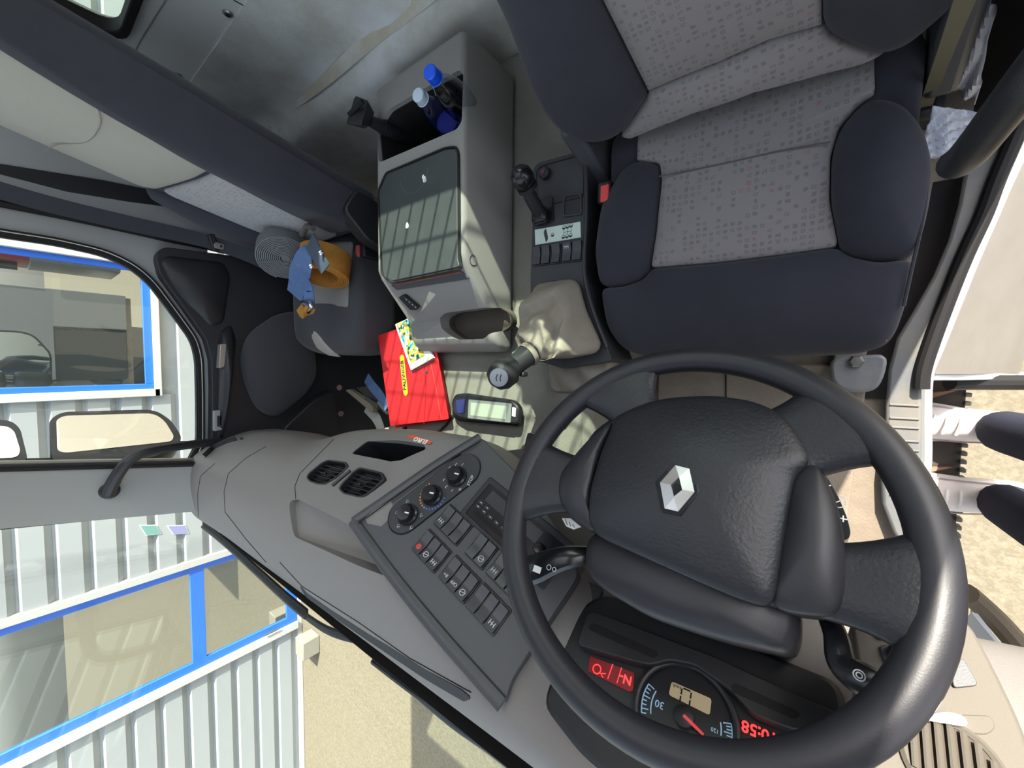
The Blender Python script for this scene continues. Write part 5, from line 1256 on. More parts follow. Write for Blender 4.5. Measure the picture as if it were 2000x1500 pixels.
# ---- gear lever with leather boot
gl = thing('gear_lever', GP.p(1100, 600), 'gear lever with black knob rising from a wrinkled taupe boot', 'gear lever')
BOOT = M('taupe_boot_leather', rgb(138, 130, 118), .7, (90, .5), spec=.3, var=(12, .5, rgb(112, 104, 94)))
baseq = rnd(GP.abs([(1045, 566), (1056, 546), (1128, 536), (1142, 548), (1156, 605), (1188, 672), (1180, 690), (1120, 700), (1048, 692), (1042, 640)]), .012, 3)
nk = Zp(1038, 688, -.705); kp = Zp(986, 728, -.645)
B0_ = ccw(baseq); n_ = len(B0_); cxb = sum(p[0] for p in B0_)/n_; cyb = sum(p[1] for p in B0_)/n_
axk = nrm(kp - nk); s1 = nrm(np.cross(axk, V3(0, 0, 1))); s2 = np.cross(axk, s1)
rings = []
for k in range(15):
    t = k/14; ring = []
    for i, (a, b) in enumerate(B0_):
        an = math.atan2(b-cyb, a-cxb)
        P0 = V3(a, b, -.79 + .004)
        # neck ring: match direction in plan
        d = V3(a-cxb, b-cyb, 0); d = d - (d @ axk)*axk; d = nrm(d)
        P1 = nk + d*.026
        tt = t**.9
        P = P0*(1-tt) + P1*tt
        P = P + V3(0, 0, .045*math.sin(math.pi*min(1, t*1.05))*(1-t*.5))
        wr = .012*math.sin(t*13 + 2.2*math.sin(an*2)+an) * math.sin(math.pi*t) + .009*(1-abs(math.sin(an*2.5+t*6)))**3*math.sin(math.pi*t) - .010*max(0, math.sin(t*9+an*1.5))**6
        P = P + nrm(V3(a-cxb, b-cyb, .6))*wr*(1.2 if t > .1 else .3)
        ring.append(P)
    rings.append(ring)
ob('boot', MB().loft(rings), BOOT, gl, smooth=80, sub=1)
skq = GP.abs([(1062, 690), (1120, 690), (1180, 672), (1196, 690), (1186, 735), (1140, 765), (1078, 768), (1066, 740)])
SK = FLAT(-.83)
ob('boot_skirt', MB().pillow(dens(rnd(SK.abs([(1064, 690), (1120, 690), (1186, 668), (1196, 690), (1184, 740), (1140, 765), (1078, 768), (1068, 740)]), .02, 4), .02), lambda a, b, c: V3(a, b, -.83 + c + .006*math.sin(a*90+b*60)), .05, .012, .01), BOOT, gl, smooth=70)
ob('sleeve', MB().tube([nk - axk*.01, nk + axk*.02, nk + axk*.05], [.0240, .0235, .022], 16), BLACK, gl)
for k in range(3): ob('boot_tie', MB().tube([nk + axk*(.004+.004*k) + 0.0255*(math.cos(t)*s1+math.sin(t)*s2) for t in np.linspace(0, 6.283, 17)[:-1]], .0022, 5, closed=True), BOOT, gl)
kt = nrm(axk + V3(-.1, .15, .1))
ob('knob', MB().tube([nk + axk*.045, nk + axk*.060, kp - axk*.008, kp + axk*.014, kp + axk*.030, kp + axk*.038], [.021, .025, .033, .033, .024, .008], 18, flat=.9), BLACK, gl, smooth=70)
fc = kp + V3(0, 0, .0); FN = nrm(-fc*.75 + V3(0, .15, .3)); KP = PL(kp + FN*.0295 + axk*.008, np.cross(V3(0, 1, 0), FN), np.cross(FN, np.cross(V3(0, 1, 0), FN)))
ob('knob_badge', MB().lathe(KP.w(0, 0, -.002), KP.n, [(.019, 0), (.019, .002), (.016, .004), (.001, .0046)], 22), M('grey_badge', rgb(150, 154, 160), .4), gl)
for x_ in (-.004, .004): ob('badge_line', MB().tube([KP.w(x_-.002, -.007, .0026), KP.w(x_+.001, .0, .003), KP.w(x_, .007, .0026)], .001, 5), BLACK, gl)
ob('range_switch', MB().box(kp - axk*.03 + V3(-.015, .02, -.01), .012, .010, .018), BLACK, gl, bevel=.003)
# ================================================================== things lying on the tunnel
RED = M('red_folder_board', rgb(196, 30, 36), .45, (300, .05), spec=.5)
FZ2 = TZ + .002
FD = FLAT(TZ + .034)
fol = thing('ring_binder', (1.05, .08, TZ), 'red ring binder with a yellow maker label lying on the engine tunnel', 'binder')
fq = FD.abs([(738, 655), (806, 632), (850, 672), (876, 819), (762, 832)])
ob('cover', MB().slab(FD, rnd(fq, .006, 2), -.004, 0), RED, fol, bevel=.001)
fq2 = FLAT(TZ+.003).abs([(752, 660), (812, 640), (846, 690), (877, 822), (772, 836)])
ob('back_cover', MB().slab(FLAT(TZ+.0035), rnd(fq2, .006, 2), -.003, 0), RED, fol, bevel=.001)
ob('pages', MB().slab(FLAT(TZ+.030), FLAT(TZ+.03).abs([(748, 668), (808, 646), (846, 690), (868, 812), (770, 826)]), -.026, 0), RED, fol)
# inner flap crease on the cover
cr = [FD.p(*q, .0006) for q in ((828, 700), (832, 760), (828, 828))]
ob('cover_crease', MB().tube(cr, .0012, 5), M('deep_red', rgb(150, 14, 22), .5), fol)
ob('cover_crease', MB().tube([FD.p(*q, .0006) for q in ((842, 712), (852, 760), (862, 818))], .0010, 5), M('light_red', rgb(220, 70, 70), .5), fol)
YEL = M('yellow_label', rgb(238, 214, 30), .5)
lc0, lc1 = FD.ab(785, 700, .0005), FD.ab(792, 766, .0005)
lb_ = ob('maker_label', MB().slab(FD, pill(FD, lc0, lc1, .0115), .0002, .0008), YEL, fol)
dv = tuple(np.array(lc0)-np.array(lc1)); mid_ = (np.array(lc0)+np.array(lc1))/2
text('maker_name', 'PALFINGER', FD, *mid_, .0215, M('label_ink', rgb(30, 40, 70), .6), lb_, right=dv, c=.0012, bold=True, sx=.92)
ob('rivet', MB().lathe(FD.p(833, 726, 0), (0, 0, 1), [(.006, 0), (.005, .002), (.001, .0025)], 12), STEEL, fol)
# spiral notebook on the binder
NB = PL(FD.o + V3(0, 0, .003), (1, 0, 0), (0, 1, 0))
nq = [(775, 634), (808, 619), (850, 699), (806, 723)]
nb_t = thing('notebook', NB.p(812, 670), 'small spiral notebook with a colourful cover lying on the red binder', 'notebook')
ob('pages', MB().slab(NB, NB.abs(nq), .0, .007), PAPER, nb_t)
COLR = bpy.data.materials.new('confetti_cover'); COLR.use_nodes = True
_nt = COLR.node_tree; _b = _nt.nodes['Principled BSDF']; _b.inputs['Roughness'].default_value = .5
_tc = _nt.nodes.new('ShaderNodeTexCoord'); _vo = _nt.nodes.new('ShaderNodeTexVoronoi'); _vo.inputs['Scale'].default_value = 110; _sp = _nt.nodes.new('ShaderNodeSeparateColor'); _rp = _nt.nodes.new('ShaderNodeValToRGB')
_rp.color_ramp.interpolation = 'CONSTANT'
for pos, c in ((0, rgb(236, 236, 226)), (.22, rgb(210, 200, 60)), (.42, rgb(120, 160, 60)), (.55, rgb(40, 150, 180)), (.70, rgb(226, 170, 60)), (.84, rgb(30, 80, 90))):
    if pos == 0: _rp.color_ramp.elements[0].color = c; _rp.color_ramp.elements[0].position = 0
    elif pos == .22: _rp.color_ramp.elements[1].color = c; _rp.color_ramp.elements[1].position = .22
    else: e = _rp.color_ramp.elements.new(pos); e.color = c
_nt.links.new(_tc.outputs['Object'], _vo.inputs['Vector']); _nt.links.new(_vo.outputs['Color'], _sp.inputs[0]); _nt.links.new(_sp.outputs[0], _rp.inputs[0]); _nt.links.new(_rp.outputs[0], _b.inputs['Base Color'])
ob('cover', MB().slab(NB, NB.abs([(775, 634), (800, 622), (830, 694), (803, 709)], .007), .007, .008), COLR, nb_t)
for k in range(11):
    p = NB.p(807 + 42*(k+.5)/11, 722 - 23*(k+.5)/11, .004)
    ob('spiral_loop', MB().tube([p + V3(.0, .005*math.cos(t), .005*math.sin(t)) for t in np.linspace(0, 6.283, 9)[:-1]], .0009, 4, closed=True), METAL, nb_t)
# handheld in its cradle
HD = FLAT(TZ + .040)
hh = thing('handheld_device', HD.p(945, 800) - V3(0, 0, .04), 'black handheld device with a grey screen in a cradle on the engine tunnel', 'device')
ob('cradle', MB().slab(FLAT(TZ+.002), rnd(FLAT(TZ+.02).abs([(884, 792), (890, 772), (1000, 785), (1016, 797), (1013, 834), (895, 824), (882, 812)]), .012, 4), .0, .020), GLOSS, hh, bevel=.006, seg=3)
ob('body', MB().slab(HD, rnd(HD.abs([(880, 786), (888, 770), (905, 768), (1000, 782), (1013, 795), (1010, 829), (900, 818), (884, 808)]), .010, 4), -.020, .0), BLACK, hh, bevel=.006, seg=3)
ob('screen_bezel', MB().slab(HD, rnd(HD.abs([(916, 780), (1000, 788), (998, 826), (914, 817)]), .003, 2), .0, .002), M('grey_bezel', rgb(112, 116, 114), .4), hh, bevel=.001)
ob('screen', MB().slab(HD, HD.abs([(921, 786), (991, 793), (989, 819), (920, 811)]), .002, .0028), M('dull_lcd', rgb(150, 158, 144), .25), hh)
ob('blue_button', MB().slab(HD, rnd(HD.abs([(891, 782), (909, 778), (907, 808), (893, 806)]), .004, 3), .0, .0018), M('dark_blue_gloss', rgb(40, 44, 96), .2), hh, bevel=.001)
ob('side_port', MB().slab(HD, HD.abs([(1002, 795), (1008, 797), (1007, 814), (1001, 812)]), .0, .0025), PAPER, hh)
ob('cord', MB().tube(smoothline([FLAT(TZ+.006).p(*q) for q in ((884, 812), (872, 828), (858, 840), (838, 852), (815, 862))], 5), .003, 6), RUBBER, hh)

# ================================================================== lashing straps on the passenger seat
def spiral(c, axis, e1, e2, r0, r1, turns, width, th, per=26, squash=1.):
    axis = nrm(axis); pts = []; sd = []
    for k in range(int(turns*per)+1):
        t = k/per*2*math.pi; r = r0 + (r1-r0)*k/(turns*per)
        pts.append(c + r*(math.cos(t)*e1 + squash*math.sin(t)*e2)); sd.append(tuple(axis))
    return MB().strip(pts, width, th, sd)
WEB = lambda n, c, c2: M(n, c, .85, (700, .5), spec=.2, var=(30, .4, c2))
GREYW = WEB('grey_webbing', rgb(120, 122, 124), rgb(98, 99, 100)); ORW = WEB('ochre_webbing', rgb(190, 134, 62), rgb(150, 100, 46)); BLW = WEB('blue_webbing', rgb(92, 116, 158), rgb(70, 90, 128))
c_ = Zp(557, 496, -.665)*.90
vw = nrm(-c_); axr = nrm(vw*.80 + V3(.10, .62, .0)); e1 = nrm(np.cross(axr, V3(0, 0, 1))); e2 = np.cross(axr, e1)
gs = ob('lashing_strap', spiral(c_, axr, e1, e2, .012, .084, 13, .055, .0036), GREYW)
tag(gs, 'grey webbing strap wound into a tight roll on the passenger seat', 'strap', 'lashing straps in the cab')
ob('roll_core', MB().tube([c_ - axr*.026, c_ + axr*.024], .012, 12), GREYW, gs)
# ochre strap, loose folds
c_ = Zp(640, 520, -.69)*.96
ax2 = nrm(nrm(-c_)*.55 + V3(.28, .80, .0)); e1 = nrm(V3(0, 0, 1) - (V3(0, 0, 1) @ ax2)*ax2); e2 = np.cross(ax2, e1)
os_ = ob('lashing_strap', spiral(c_ + V3(0, 0, .01), ax2, e1, e2, .046, .080, 6, .080, .0036, squash=.9), ORW)
tag(os_, 'ochre webbing strap in a loose roll on the passenger seat', 'strap', 'lashing straps in the cab')
KZ = lambda x, y, z: Zp(x, y, z)*.875
# blue strap with ratchet hook
bs = thing('lashing_strap', Zp(585, 560, -.715), 'blue webbing strap with a steel hook draped over the passenger seat', 'strap', 'lashing straps in the cab')
pth = [KZ(612, 470, -.655), KZ(602, 492, -.645), KZ(590, 520, -.655), KZ(582, 550, -.68), KZ(576, 578, -.70)]
ob('webbing', MB().strip(smoothline(pth, 6), .062, .003, (1, .2, 0)), BLW, bs)
pth = [KZ(592, 545, -.69), KZ(604, 565, -.69), KZ(604, 585, -.70), KZ(601, 600, -.71)]
ob('webbing', MB().strip(smoothline(pth, 6), .040, .003, (1, .3, 0)), BLW, bs)
hk = [KZ(590, 590, -.70), KZ(596, 588, -.695), KZ(606, 592, -.695), KZ(607, 602, -.695), KZ(601, 610, -.70)]
ob('hook', MB().tube(smoothline(hk, 5), .0065, 10), CHROME, bs)
ob('loop_end', MB().strip(smoothline([KZ(585, 600, -.715), KZ(592, 612, -.71), KZ(600, 614, -.705), KZ(606, 600, -.70)], 5), .030, .003, (1, .5, .3)), ORW, bs)
# dark strap with rivets
dk = thing('lashing_strap', Zp(625, 500, -.70), 'short slate webbing strap with bright rivets between the ochre roll and the blue strap', 'strap', 'lashing straps in the cab')
pth = [KZ(606, 470, -.635), KZ(616, 490, -.625), KZ(626, 510, -.63), KZ(636, 526, -.64)]
ob('webbing', MB().strip(smoothline(pth, 6), .048, .004, (1, .35, 0)), WEB('slate_webbing', rgb(74, 82, 96), rgb(60, 66, 78)), dk)
for q in ((627, 494), (608, 520)):
    c = KZ(*q, -.62); ob('rivet', MB().lathe(c, -nrm(c), [(.007, 0), (.006, .004), (.002, .006)], 12), CHROME, dk)
ob('ratchet_bar', MB().tube(smoothline([KZ(590, 458, -.66), KZ(600, 442, -.65), KZ(612, 446, -.65)], 4), .009, 8), STEEL, dk)
# ratchet and tape in the passenger footwell
rt_ = thing('ratchet_buckle', Zp(722, 780, -.93), 'dusty steel ratchet with a blue strap on the edge of the passenger footwell', 'ratchet', 'lashing straps in the cab')
RZ = -.88
ob('side_plate', MB().slab(FLAT(RZ), rnd(FLAT(RZ).abs([(680, 762), (688, 760), (728, 788), (735, 800), (730, 806), (718, 794)]), .004, 3), -.01, .012), M('dusty_steel', rgb(150, 140, 122), .6, (90, .4), metal=.4), rt_, bevel=.002)
ob('side_plate', MB().slab(FLAT(RZ), rnd(FLAT(RZ).abs([(690, 758), (724, 752), (758, 795), (756, 815), (744, 806)]), .004, 3), -.03, -.012), M('dark_ratchet', rgb(70, 66, 62), .6, metal=.4), rt_, bevel=.002)
ob('spindle', MB().tube([FLAT(RZ).p(716, 778), FLAT(RZ).p(742, 795)], .010, 10), STEEL, rt_)
ob('spindle', MB().tube([FLAT(RZ).p(740, 786), FLAT(RZ).p(757, 806)], .008, 10), METAL, rt_)
ob('webbing', MB().strip(smoothline([Zp(716, 738, -.90), Zp(728, 755, -.875), Zp(742, 772, -.86), Zp(757, 795, -.855)], 5), .040, .003, (1, .6, 0)), BLW, rt_)
ob('webbing_tail', MB().strip(smoothline([Zp(716, 795, -.92), Zp(732, 812, -.90), Zp(742, 832, -.89), Zp(748, 852, -.89)], 5), .045, .003, (1, .35, 0)), WEB('pale_webbing', rgb(176, 176, 170), rgb(150, 148, 140)), rt_)
# footwell bracket on the tunnel side
kb_ = ob('kick_panel', MB().slab(PL((1.2, 0, 0), (0, -1, 0), (0, 0, 1)), rnd([(.0, -1.2), (.02, -.90), (-.20, -.88), (-.36, -.95), (-.40, -1.2)], .02, 3), -.02, .0), M('kick_black', rgb(46, 44, 43), .7), None, bevel=.006)
tag(kb_, 'dark kick panel on the passenger side of the engine tunnel', 'trim panel')
for q in ((663, 757), (666, 808)):
    ob('screw', MB().lathe(Xp(*q, 1.222), (1, 0, 0), [(.009, 0), (.008, .003), (.003, .004)], 12), DASHD, kb_)
# ================================================================== driver door opening: sill, seal, step, yard side
SILLM = M('worn_sill_plastic', rgb(104, 106, 109), .45, (50, .35), spec=.4, var=(10, .7, rgb(124, 118, 108)))
sill = thing('trim_4', (-.2, 0, -1.22), 'worn grey door sill on the driver side', None); struct(sill)
SLP = FLAT(-1.19)
inn_q = [(1900, 300), (1882, 345), (1872, 400), (1852, 470), (1822, 540), (1785, 605), (1752, 660), (1736, 720), (1731, 780), (1730, 850), (1722, 930), (1724, 985), (1745, 1040), (1770, 1080), (1830, 1120)]
out_q = [(1990, 240), (1955, 330), (1930, 400), (1893, 480), (1862, 555), (1830, 640), (1806, 715), (1801, 760), (1801, 880), (1797, 960), (1800, 1030), (1830, 1080), (1870, 1110)]
ab_ = SLP.abs(inn_q + out_q[::-1])
ob('tread_plate', MB().slab(SLP, ab_, -.05, .0), SILLM, sill, bevel=.006)
for k in range(9):
    y_ = 790 + k*22 + (4 if k % 2 else 0)
    ob('tread_rib', MB().tube([SLP.p(1738, y_, .001), SLP.p(1795, y_+3, .001)], .0022, 6), SILLM, sill)
ob('door_seal', MB().tube(smoothline([SLP.p(*q, .008) for q in [(1995, 240), (1948, 350), (1922, 420), (1885, 500), (1853, 580), (1820, 670), (1803, 725), (1800, 760)]], 4), .013, 10), RUBBER, sill)
ob('outer_edge', MB().tube(smoothline([FLAT(-1.22).p(*q) for q in [(2010, 265), (1965, 360), (1935, 430), (1900, 510), (1868, 590), (1832, 680), (1812, 732), (1808, 800), (1808, 900), (1800, 1000), (1830, 1090)]], 4), .010, 10), M('sill_edge_paint', rgb(150, 152, 152), .4), sill)
# side skin below the sill
SKN = M('dusty_silver_skin', rgb(122, 118, 112), .5, (30, .15), spec=.3, var=(4, .5, rgb(108, 103, 96)))
rings = []
for (y) in (-.60, -.40, -.2, .0, .018):
    xx = -.30 + .16*max(0, min(1, (y + .45)/.47))**1.0
    xx = float(FLAT(-1.235).p(0, 0)[0]) if False else {-.60: -.33, -.40: -.29, -.2: -.235, .0: -.20, .018: -.198}[y]
    rings.append([V3(xx, y, -1.23), V3(xx-.05, y, -1.30), V3(xx-.14, y, -1.46), V3(xx-.24, y, -1.72), V3(xx-.28, y, -1.9), V3(xx-.26, y, -1.9), V3(xx-.22, y, -1.72), V3(xx-.12, y, -1.47), V3(xx-.02, y, -1.31), V3(xx+.03, y, -1.25)])
sk = ob('side_skin', MB().loft(rings), SKN, sill, smooth=60)
ob('skin_return', MB().slab(PL((0, .02, 0), (-1, 0, 0), (0, 0, 1)), [(.20, -1.24), (.34, -1.46), (.5, -1.9), (.1, -1.9), (.1, -1.24)], -.004, .012), WHITEP, sill, bevel=.003)
ob('lower_rail', MB().tube([V3(-.25, .04, -1.40), V3(-.55, .035, -1.62)], .018, 10), RUBBER, sill)
# boarding step
TRD = M('dark_step_tread', rgb(70, 64, 58), .8, (80, .5))
st = thing('boarding_step', (-.3, .25, -1.53), 'dark toothed boarding step below the driver sill', 'step')
z_ = -1.53
ob('tread', MB().box((-.20, .26, z_ + .012), .20, .50, .024), TRD, st, bevel=.004)
for k in range(22):
    yy = .03 + k*.0215
    ob('tooth', MB().box((-.302, yy, z_ + .022), .012, .011, .028), STEEL, st, bevel=.002)
for k in range(5):
    yy = .06 + k*.10
    ob('tread_rib', MB().prism([V3(-.285, yy, z_+.024), V3(-.19, yy+.02, z_+.024), V3(-.19, yy+.05, z_+.024)], [V3(-.285, yy+.001, z_+.034), V3(-.19, yy+.021, z_+.034), V3(-.19, yy+.049, z_+.034)]), M('rusty_rib', rgb(150, 112, 92), .7), st)
ob('riser', MB().box((-.085, .26, z_ - .25), .03, .52, .55), RUBBER, st, bevel=.004)
ob('lower_tread', MB().box((-.27, .26, z_ - .36), .14, .46, .024), TRD, st, bevel=.004)
# floor details in front of the driver seat
mt = ob('floor_mat', MB().slab(FLAT(-1.215), rnd([(-.09, .0), (.38, .0), (.38, .50), (-.06, .50)], .04, 4), 0, .012), FLOORM, None, bevel=.004)
tag(mt, 'dusty brown rubber floor mat under the steering wheel', 'floor mat')
ob('mat_edge', MB().tube([V3(.20, .0, -1.202), V3(.195, .12, -1.202)], .002, 5), RUBBER, mt)
pn = FLAT(-1.12)
fp_ = thing('floor_plate', pn.p(1670, 725) - V3(0, 0, .08), 'worn grey cover plate on the floor by the driver seat corner', 'cover plate')
ob('plate', MB().slab(pn, rnd(pn.abs([(1620, 700), (1735, 690), (1730, 730), (1712, 765), (1660, 768), (1625, 750)]), .02, 4), -.09, .0), M('worn_grey_plate', rgb(98, 100, 104), .5, (60, .3), var=(14, .6, rgb(130, 126, 120))), fp_, bevel=.006)
ob('bolt', MB().lathe(pn.p(1672, 706), (0, 0, 1), [(.014, 0), (.014, .008), (.010, .012), (.002, .0125)], 6), STEEL, fp_)
pd_ = thing('pedal', (.30, .42, -1.15), 'black accelerator pedal in the driver footwell', 'pedal')
ob('pad', MB().box((.30, .40, -1.10), .07, .16, .014, ((1, 0, 0), (0, .8, .6), (0, -.6, .8))), RUBBER, pd_, bevel=.005)
ob('arm', MB().tube([V3(.30, .43, -1.09), V3(.30, .52, -1.0), V3(.30, .55, -.9)], .010, 8), STEEL, pd_)
pd2 = thing('pedal', (.15, .42, -1.1), 'black brake pedal left of the accelerator', 'pedal')
ob('pad', MB().box((.15, .40, -1.04), .08, .07, .014, ((1, 0, 0), (0, .7, .7), (0, -.7, .7))), RUBBER, pd2, bevel=.005)
ob('arm', MB().tube([V3(.15, .42, -1.03), V3(.15, .52, -.95), V3(.15, .55, -.85)], .010, 8), STEEL, pd2)
ob('inner_trim', MB().loft([[SLP.p(*q, c) + V3(dx, 0, 0) for c, dx in ((.004, .0), (-.02, .012), (-.032, .05), (-.04, .05), (-.04, -.01))] for q in inn_q[1:9]]), M('dark_sill_trim', rgb(46, 42, 42), .7, (200, .2)), sill, smooth=60)
# rear corner trim and grab rail by the driver's shoulder
dkw = M('dark_pillar_trim', rgb(52, 46, 46), .7, (300, .2))
bpt = ob('pillar_trim', MB().slab(PL((-.235, 0, 0), (0, 1, 0), (0, 0, 1)), rnd([(-.90, -1.18), (-.46, -1.18), (-.36, -.75), (-.36, -.25), (-.90, -.25)], .03, 3), -.01, .02), dkw, bpy.data.objects['wall_left'], bevel=.01)
gr2 = thing('grab_rail', ray(1872, 322)*.53, 'thick black grab rail beside the driver backrest', 'grab handle')
ob('rail', MB().tube(smoothline([ray(1868, 318)*.555, ray(1880, 312)*.535, ray(1906, 284)*.51, ray(1945, 235)*.49, ray(2000, 165)*.47, ray(2060, 90)*.46], 5), .0128, 14), BLACK, gr2)
# plastic bag and sheet stuffed beside the seat
BAG = bpy.data.materials.new('milky_plastic'); BAG.use_nodes = True
_nt = BAG.node_tree; _b = _nt.nodes['Principled BSDF']; _b.inputs['Base Color'].default_value = rgb(226, 230, 240); _b.inputs['Roughness'].default_value = .3
_tr = _nt.nodes.new('ShaderNodeBsdfTransparent'); _tl = _nt.nodes.new('ShaderNodeBsdfTranslucent'); _tl.inputs[0].default_value = rgb(205, 210, 225); _ad = _nt.nodes.new('ShaderNodeMixShader'); _m2 = _nt.nodes.new('ShaderNodeMixShader')
_ad.inputs[0].default_value = .4; _m2.inputs[0].default_value = .10; _out = [n for n in _nt.nodes if n.type == 'OUTPUT_MATERIAL'][0]
_nt.links.new(_b.outputs[0], _ad.inputs[1]); _nt.links.new(_tl.outputs[0], _ad.inputs[2]); _nt.links.new(_ad.outputs[0], _m2.inputs[1]); _nt.links.new(_tr.outputs[0], _m2.inputs[2]); _nt.links.new(_m2.outputs[0], _out.inputs[0])
def sheet(q, zs, amp, n=18, seed=1):
    """crumpled film spanned between four picture corners with given heights"""
    rg_ = random.Random(seed); P = [Zp(*a, z) for a, z in zip(q, zs)]
    ph_ = [(rg_.uniform(5, 14), rg_.uniform(5, 14), rg_.uniform(0, 6)) for _ in range(5)]
    V = []; F = []
    nn = nrm(np.cross(P[1]-P[0], P[3]-P[0]))
    for i in range(n+1):
        for j in range(n+1):
            u, v = i/n, j/n; p = P[0]*(1-u)*(1-v)+P[1]*u*(1-v)+P[2]*u*v+P[3]*(1-u)*v
            w = sum(abs(math.sin(a*u+b*v+c))-.5 for a, b, c in ph_)
            e = .012*math.sin(9*v+seed)*(1 if i in (0, n) else 0)
            V.append(p + nn*amp*w + (P[1]-P[0])*e*(1 if i == n else -1))
    for i in range(n):
        for j in range(n): F.append((i*(n+1)+j, (i+1)*(n+1)+j, (i+1)*(n+1)+j+1, i*(n+1)+j+1))
    m = MB(); m.add(V, F); return m
tag(ob('plastic_bag', sheet([(1825, 208), (1922, 222), (1865, 300), (1795, 318)], (-.80, -.84, -.90, -.86), .004, seed=3), BAG, solid=.0012, smooth=20), 'crumpled milky plastic bag stuffed between the driver seat and the door pillar', 'bag')
tag(ob('plastic_film', sheet([(1842, 10), (1945, 0), (1905, 205), (1820, 150)], (-.78, -.78, -.96, -.90), .005, seed=9), BAG, solid=.0012, smooth=20), 'clear plastic film hanging behind the driver seat belt', 'film')
# driver door, swung open ahead of the opening
dd = thing('driver_door', (-.5, .62, -1.3), 'driver door swung wide open with its rubber seal', 'door')
DPl = PL((0, .60, 0), (1, 0, -.0), (0, .0, 1))
ob('door_skin', MB().slab(PL((0, .70, 0), (1, 0, 0), (0, 0, 1)), rnd([(-.30, -1.30), (-1.25, -1.30), (-1.25, -.45), (-.30, -.45)], .05, 4), -.03, .04), CABW, dd, bevel=.01)
ob('inner_card', MB().slab(PL((0, .655, 0), (1, 0, 0), (0, 0, 1)), rnd([(-.33, -1.27), (-1.2, -1.27), (-1.2, -.5), (-.33, -.5)], .05, 4), -.02, .02), M('warm_card', rgb(62, 56, 50), .7), dd, bevel=.01)
ob('seal_tube', MB().tube(smoothline([Yp(1888, 1158, .48), Yp(1900, 1168, .49), Yp(1950, 1215, .52), Yp(2010, 1285, .56), Yp(2080, 1370, .60)], 4), .020, 10), M('dusty_rubber', rgb(104, 92, 76), .7), dd)
ob('hinge_arm', MB().strip([Yp(1895, 1208, .50), Yp(1930, 1258, .52), Yp(1985, 1325, .56)], .035, .010, (0, 1, .2)), M('pale_hinge', rgb(176, 182, 192), .4), dd)
ob('hinge_pad', MB().slab(PL((0, .56, 0), (1, 0, 0), (0, 0, 1)), PL((0, .56, 0), (1, 0, 0), (0, 0, 1)).abs([(1895, 1195), (1920, 1230), (1990, 1330), (1960, 1330), (1900, 1235)]), -.01, .01), M('hinge_grey', rgb(130, 134, 140), .5), dd, bevel=.003)

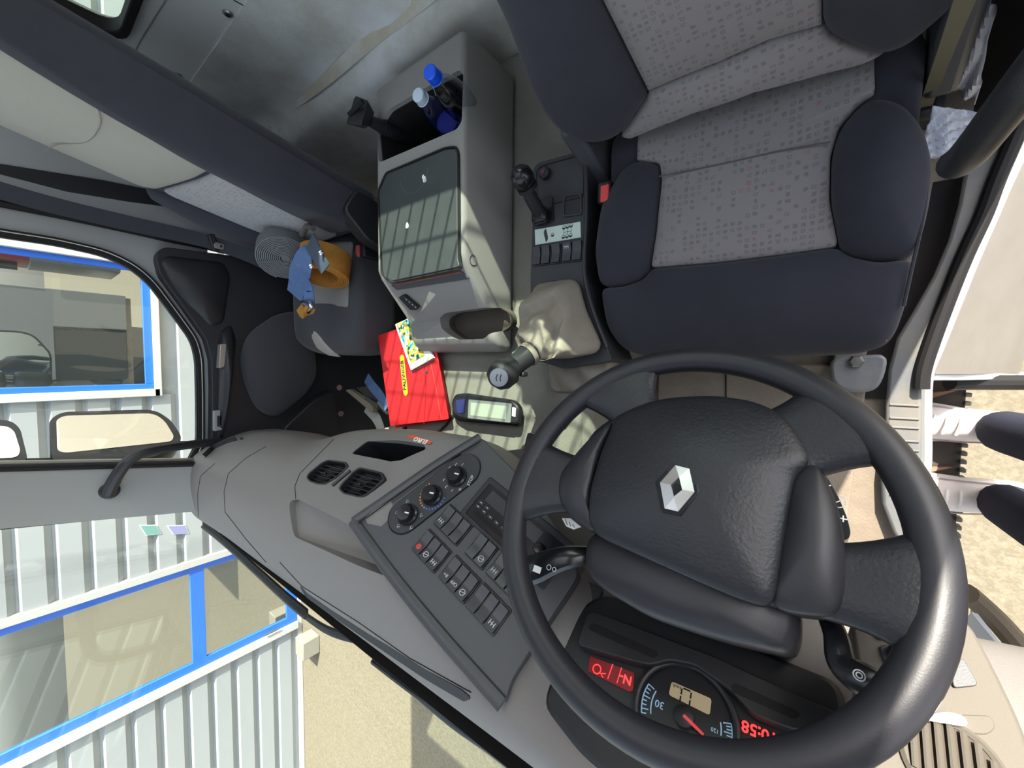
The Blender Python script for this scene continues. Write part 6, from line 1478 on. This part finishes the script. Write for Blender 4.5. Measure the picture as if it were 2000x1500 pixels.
# ================================================================== the person standing on the step
WHT = M('white_shoe_leather', rgb(226, 216, 214), .55, (200, .15), spec=.4); SOLE = M('pale_sole', rgb(208, 200, 190), .7); JEAN = M('dark_denim', rgb(44, 46, 60), .9, (600, .5), spec=.15)
per = thing('person', (-.40, .24, -1.506), 'person in dark trousers and white lace-up sneakers standing on the step', 'person')
def shoe(hx, hy, yaw, par, L=.285, W=.098):
    c, s = math.cos(yaw), math.sin(yaw)
    def loc(u, v, z): return V3(hx + u*c - v*s, hy + u*s + v*c, -1.506 + z)
    secs = [(-.01, .55, .060), (.03, .72, .085), (.07, .75, .100), (.11, .80, .090), (.16, .95, .066), (.20, 1.0, .054), (.24, .93, .046), (.27, .72, .038), (.287, .35, .026)]
    rings = []; so = []
    for u, w, h in secs:
        hw = W/2*w
        rings.append([loc(u, hw*math.cos(a)*1.0, .018 + max(0, math.sin(a))**.75*(h-.018)) for a in np.linspace(0, math.pi, 12)] + [loc(u, -hw*.9, .012), loc(u, hw*.9, .012)])
        so.append([loc(u*1.01, hw*1.06*x, z) for x, z in ((1, .0), (1.02, .02), (.98, .026), (-.98, .026), (-1.02, .02), (-1, 0))])
    up_ = ob('shoe', MB().loft(rings), WHT, par, smooth=60, sub=1)
    ob('sole', MB().loft(so), SOLE, par, bevel=.004)
    for k in range(5):
        u = .125 + .022*k; hh_ = .088 - .26*(u-.11)
        ob('lace', MB().tube([loc(u, -.022, hh_-.006), loc(u+.004, 0, hh_+.006), loc(u+.008, .022, hh_-.004)], .0032, 6), PAPER, par)
    for sgn in (-1, 1):
        ob('shoe_panel', MB().tube([loc(.06, sgn*.036, .05), loc(.12, sgn*.041, .052), loc(.19, sgn*.046, .036), loc(.235, sgn*.036, .036)], .0018, 5), M('grey_stitch', rgb(170, 160, 160), .7), par)
# feet face the truck (+X); heels outside
shoe(-.405, .150, -.02, per); shoe(-.415, .312, .12, per)
def skin_body(name, edges, co, rad, mat, par, sub=2):
    me = bpy.data.meshes.new(name); off = OFF[par.name]
    me.from_pydata([tuple(V3(*p)-off) for p in co], edges, []); me.update()
    o = bpy.data.objects.new(name, me); COL.objects.link(o); o.parent = par; me.materials.append(mat)
    m = o.modifiers.new('skin', 'SKIN'); m.use_smooth_shade = True
    sv_ = me.skin_vertices[0].data
    for i, r in enumerate(rad): sv_[i].radius = r if hasattr(r, '__len__') else (r, r)
    sv_[0].use_root = True
    s_ = o.modifiers.new('sub', 'SUBSURF'); s_.levels = sub; s_.render_levels = sub
    OFF[o.name] = off
    return o
co = [(-.42, .235, -.66), (-.42, .15, -.68), (-.40, .145, -1.0), (-.35, .148, -1.30), (-.345, .150, -1.46), (-.42, .325, -.68), (-.405, .325, -1.0), (-.362, .32, -1.30), (-.355, .318, -1.46),
      (-.45, .21, -.40), (-.42, .17, -.12), (-.38, .15, .02), (-.35, .13, .12), (-.33, .12, .22), (-.43, .04, -.10), (-.48, .02, -.36), (-.46, .06, -.60), (-.41, .32, -.10), (-.27, .30, .07), (-.10, .08, .09)]
ed = [(0, 1), (1, 2), (2, 3), (3, 4), (0, 5), (5, 6), (6, 7), (7, 8), (0, 9), (9, 10), (10, 11), (11, 12), (12, 13), (10, 14), (14, 15), (15, 16), (10, 17), (17, 18), (18, 19)]
ra = [(.13, .11), .085, .060, .050, .054, .085, .060, .050, .054, (.13, .10), (.14, .10), .055, .080, .075, .055, .042, .03, .055, .045, .032]
skin_body('body', ed, co, ra, JEAN, per)
# ------------------------------------------------------------------ lift the whole place so the yard lies at z = 0
for o in list(SC.objects):
    if o.parent is None and o.type in {'MESH', 'EMPTY'}:
        o.location.z += H
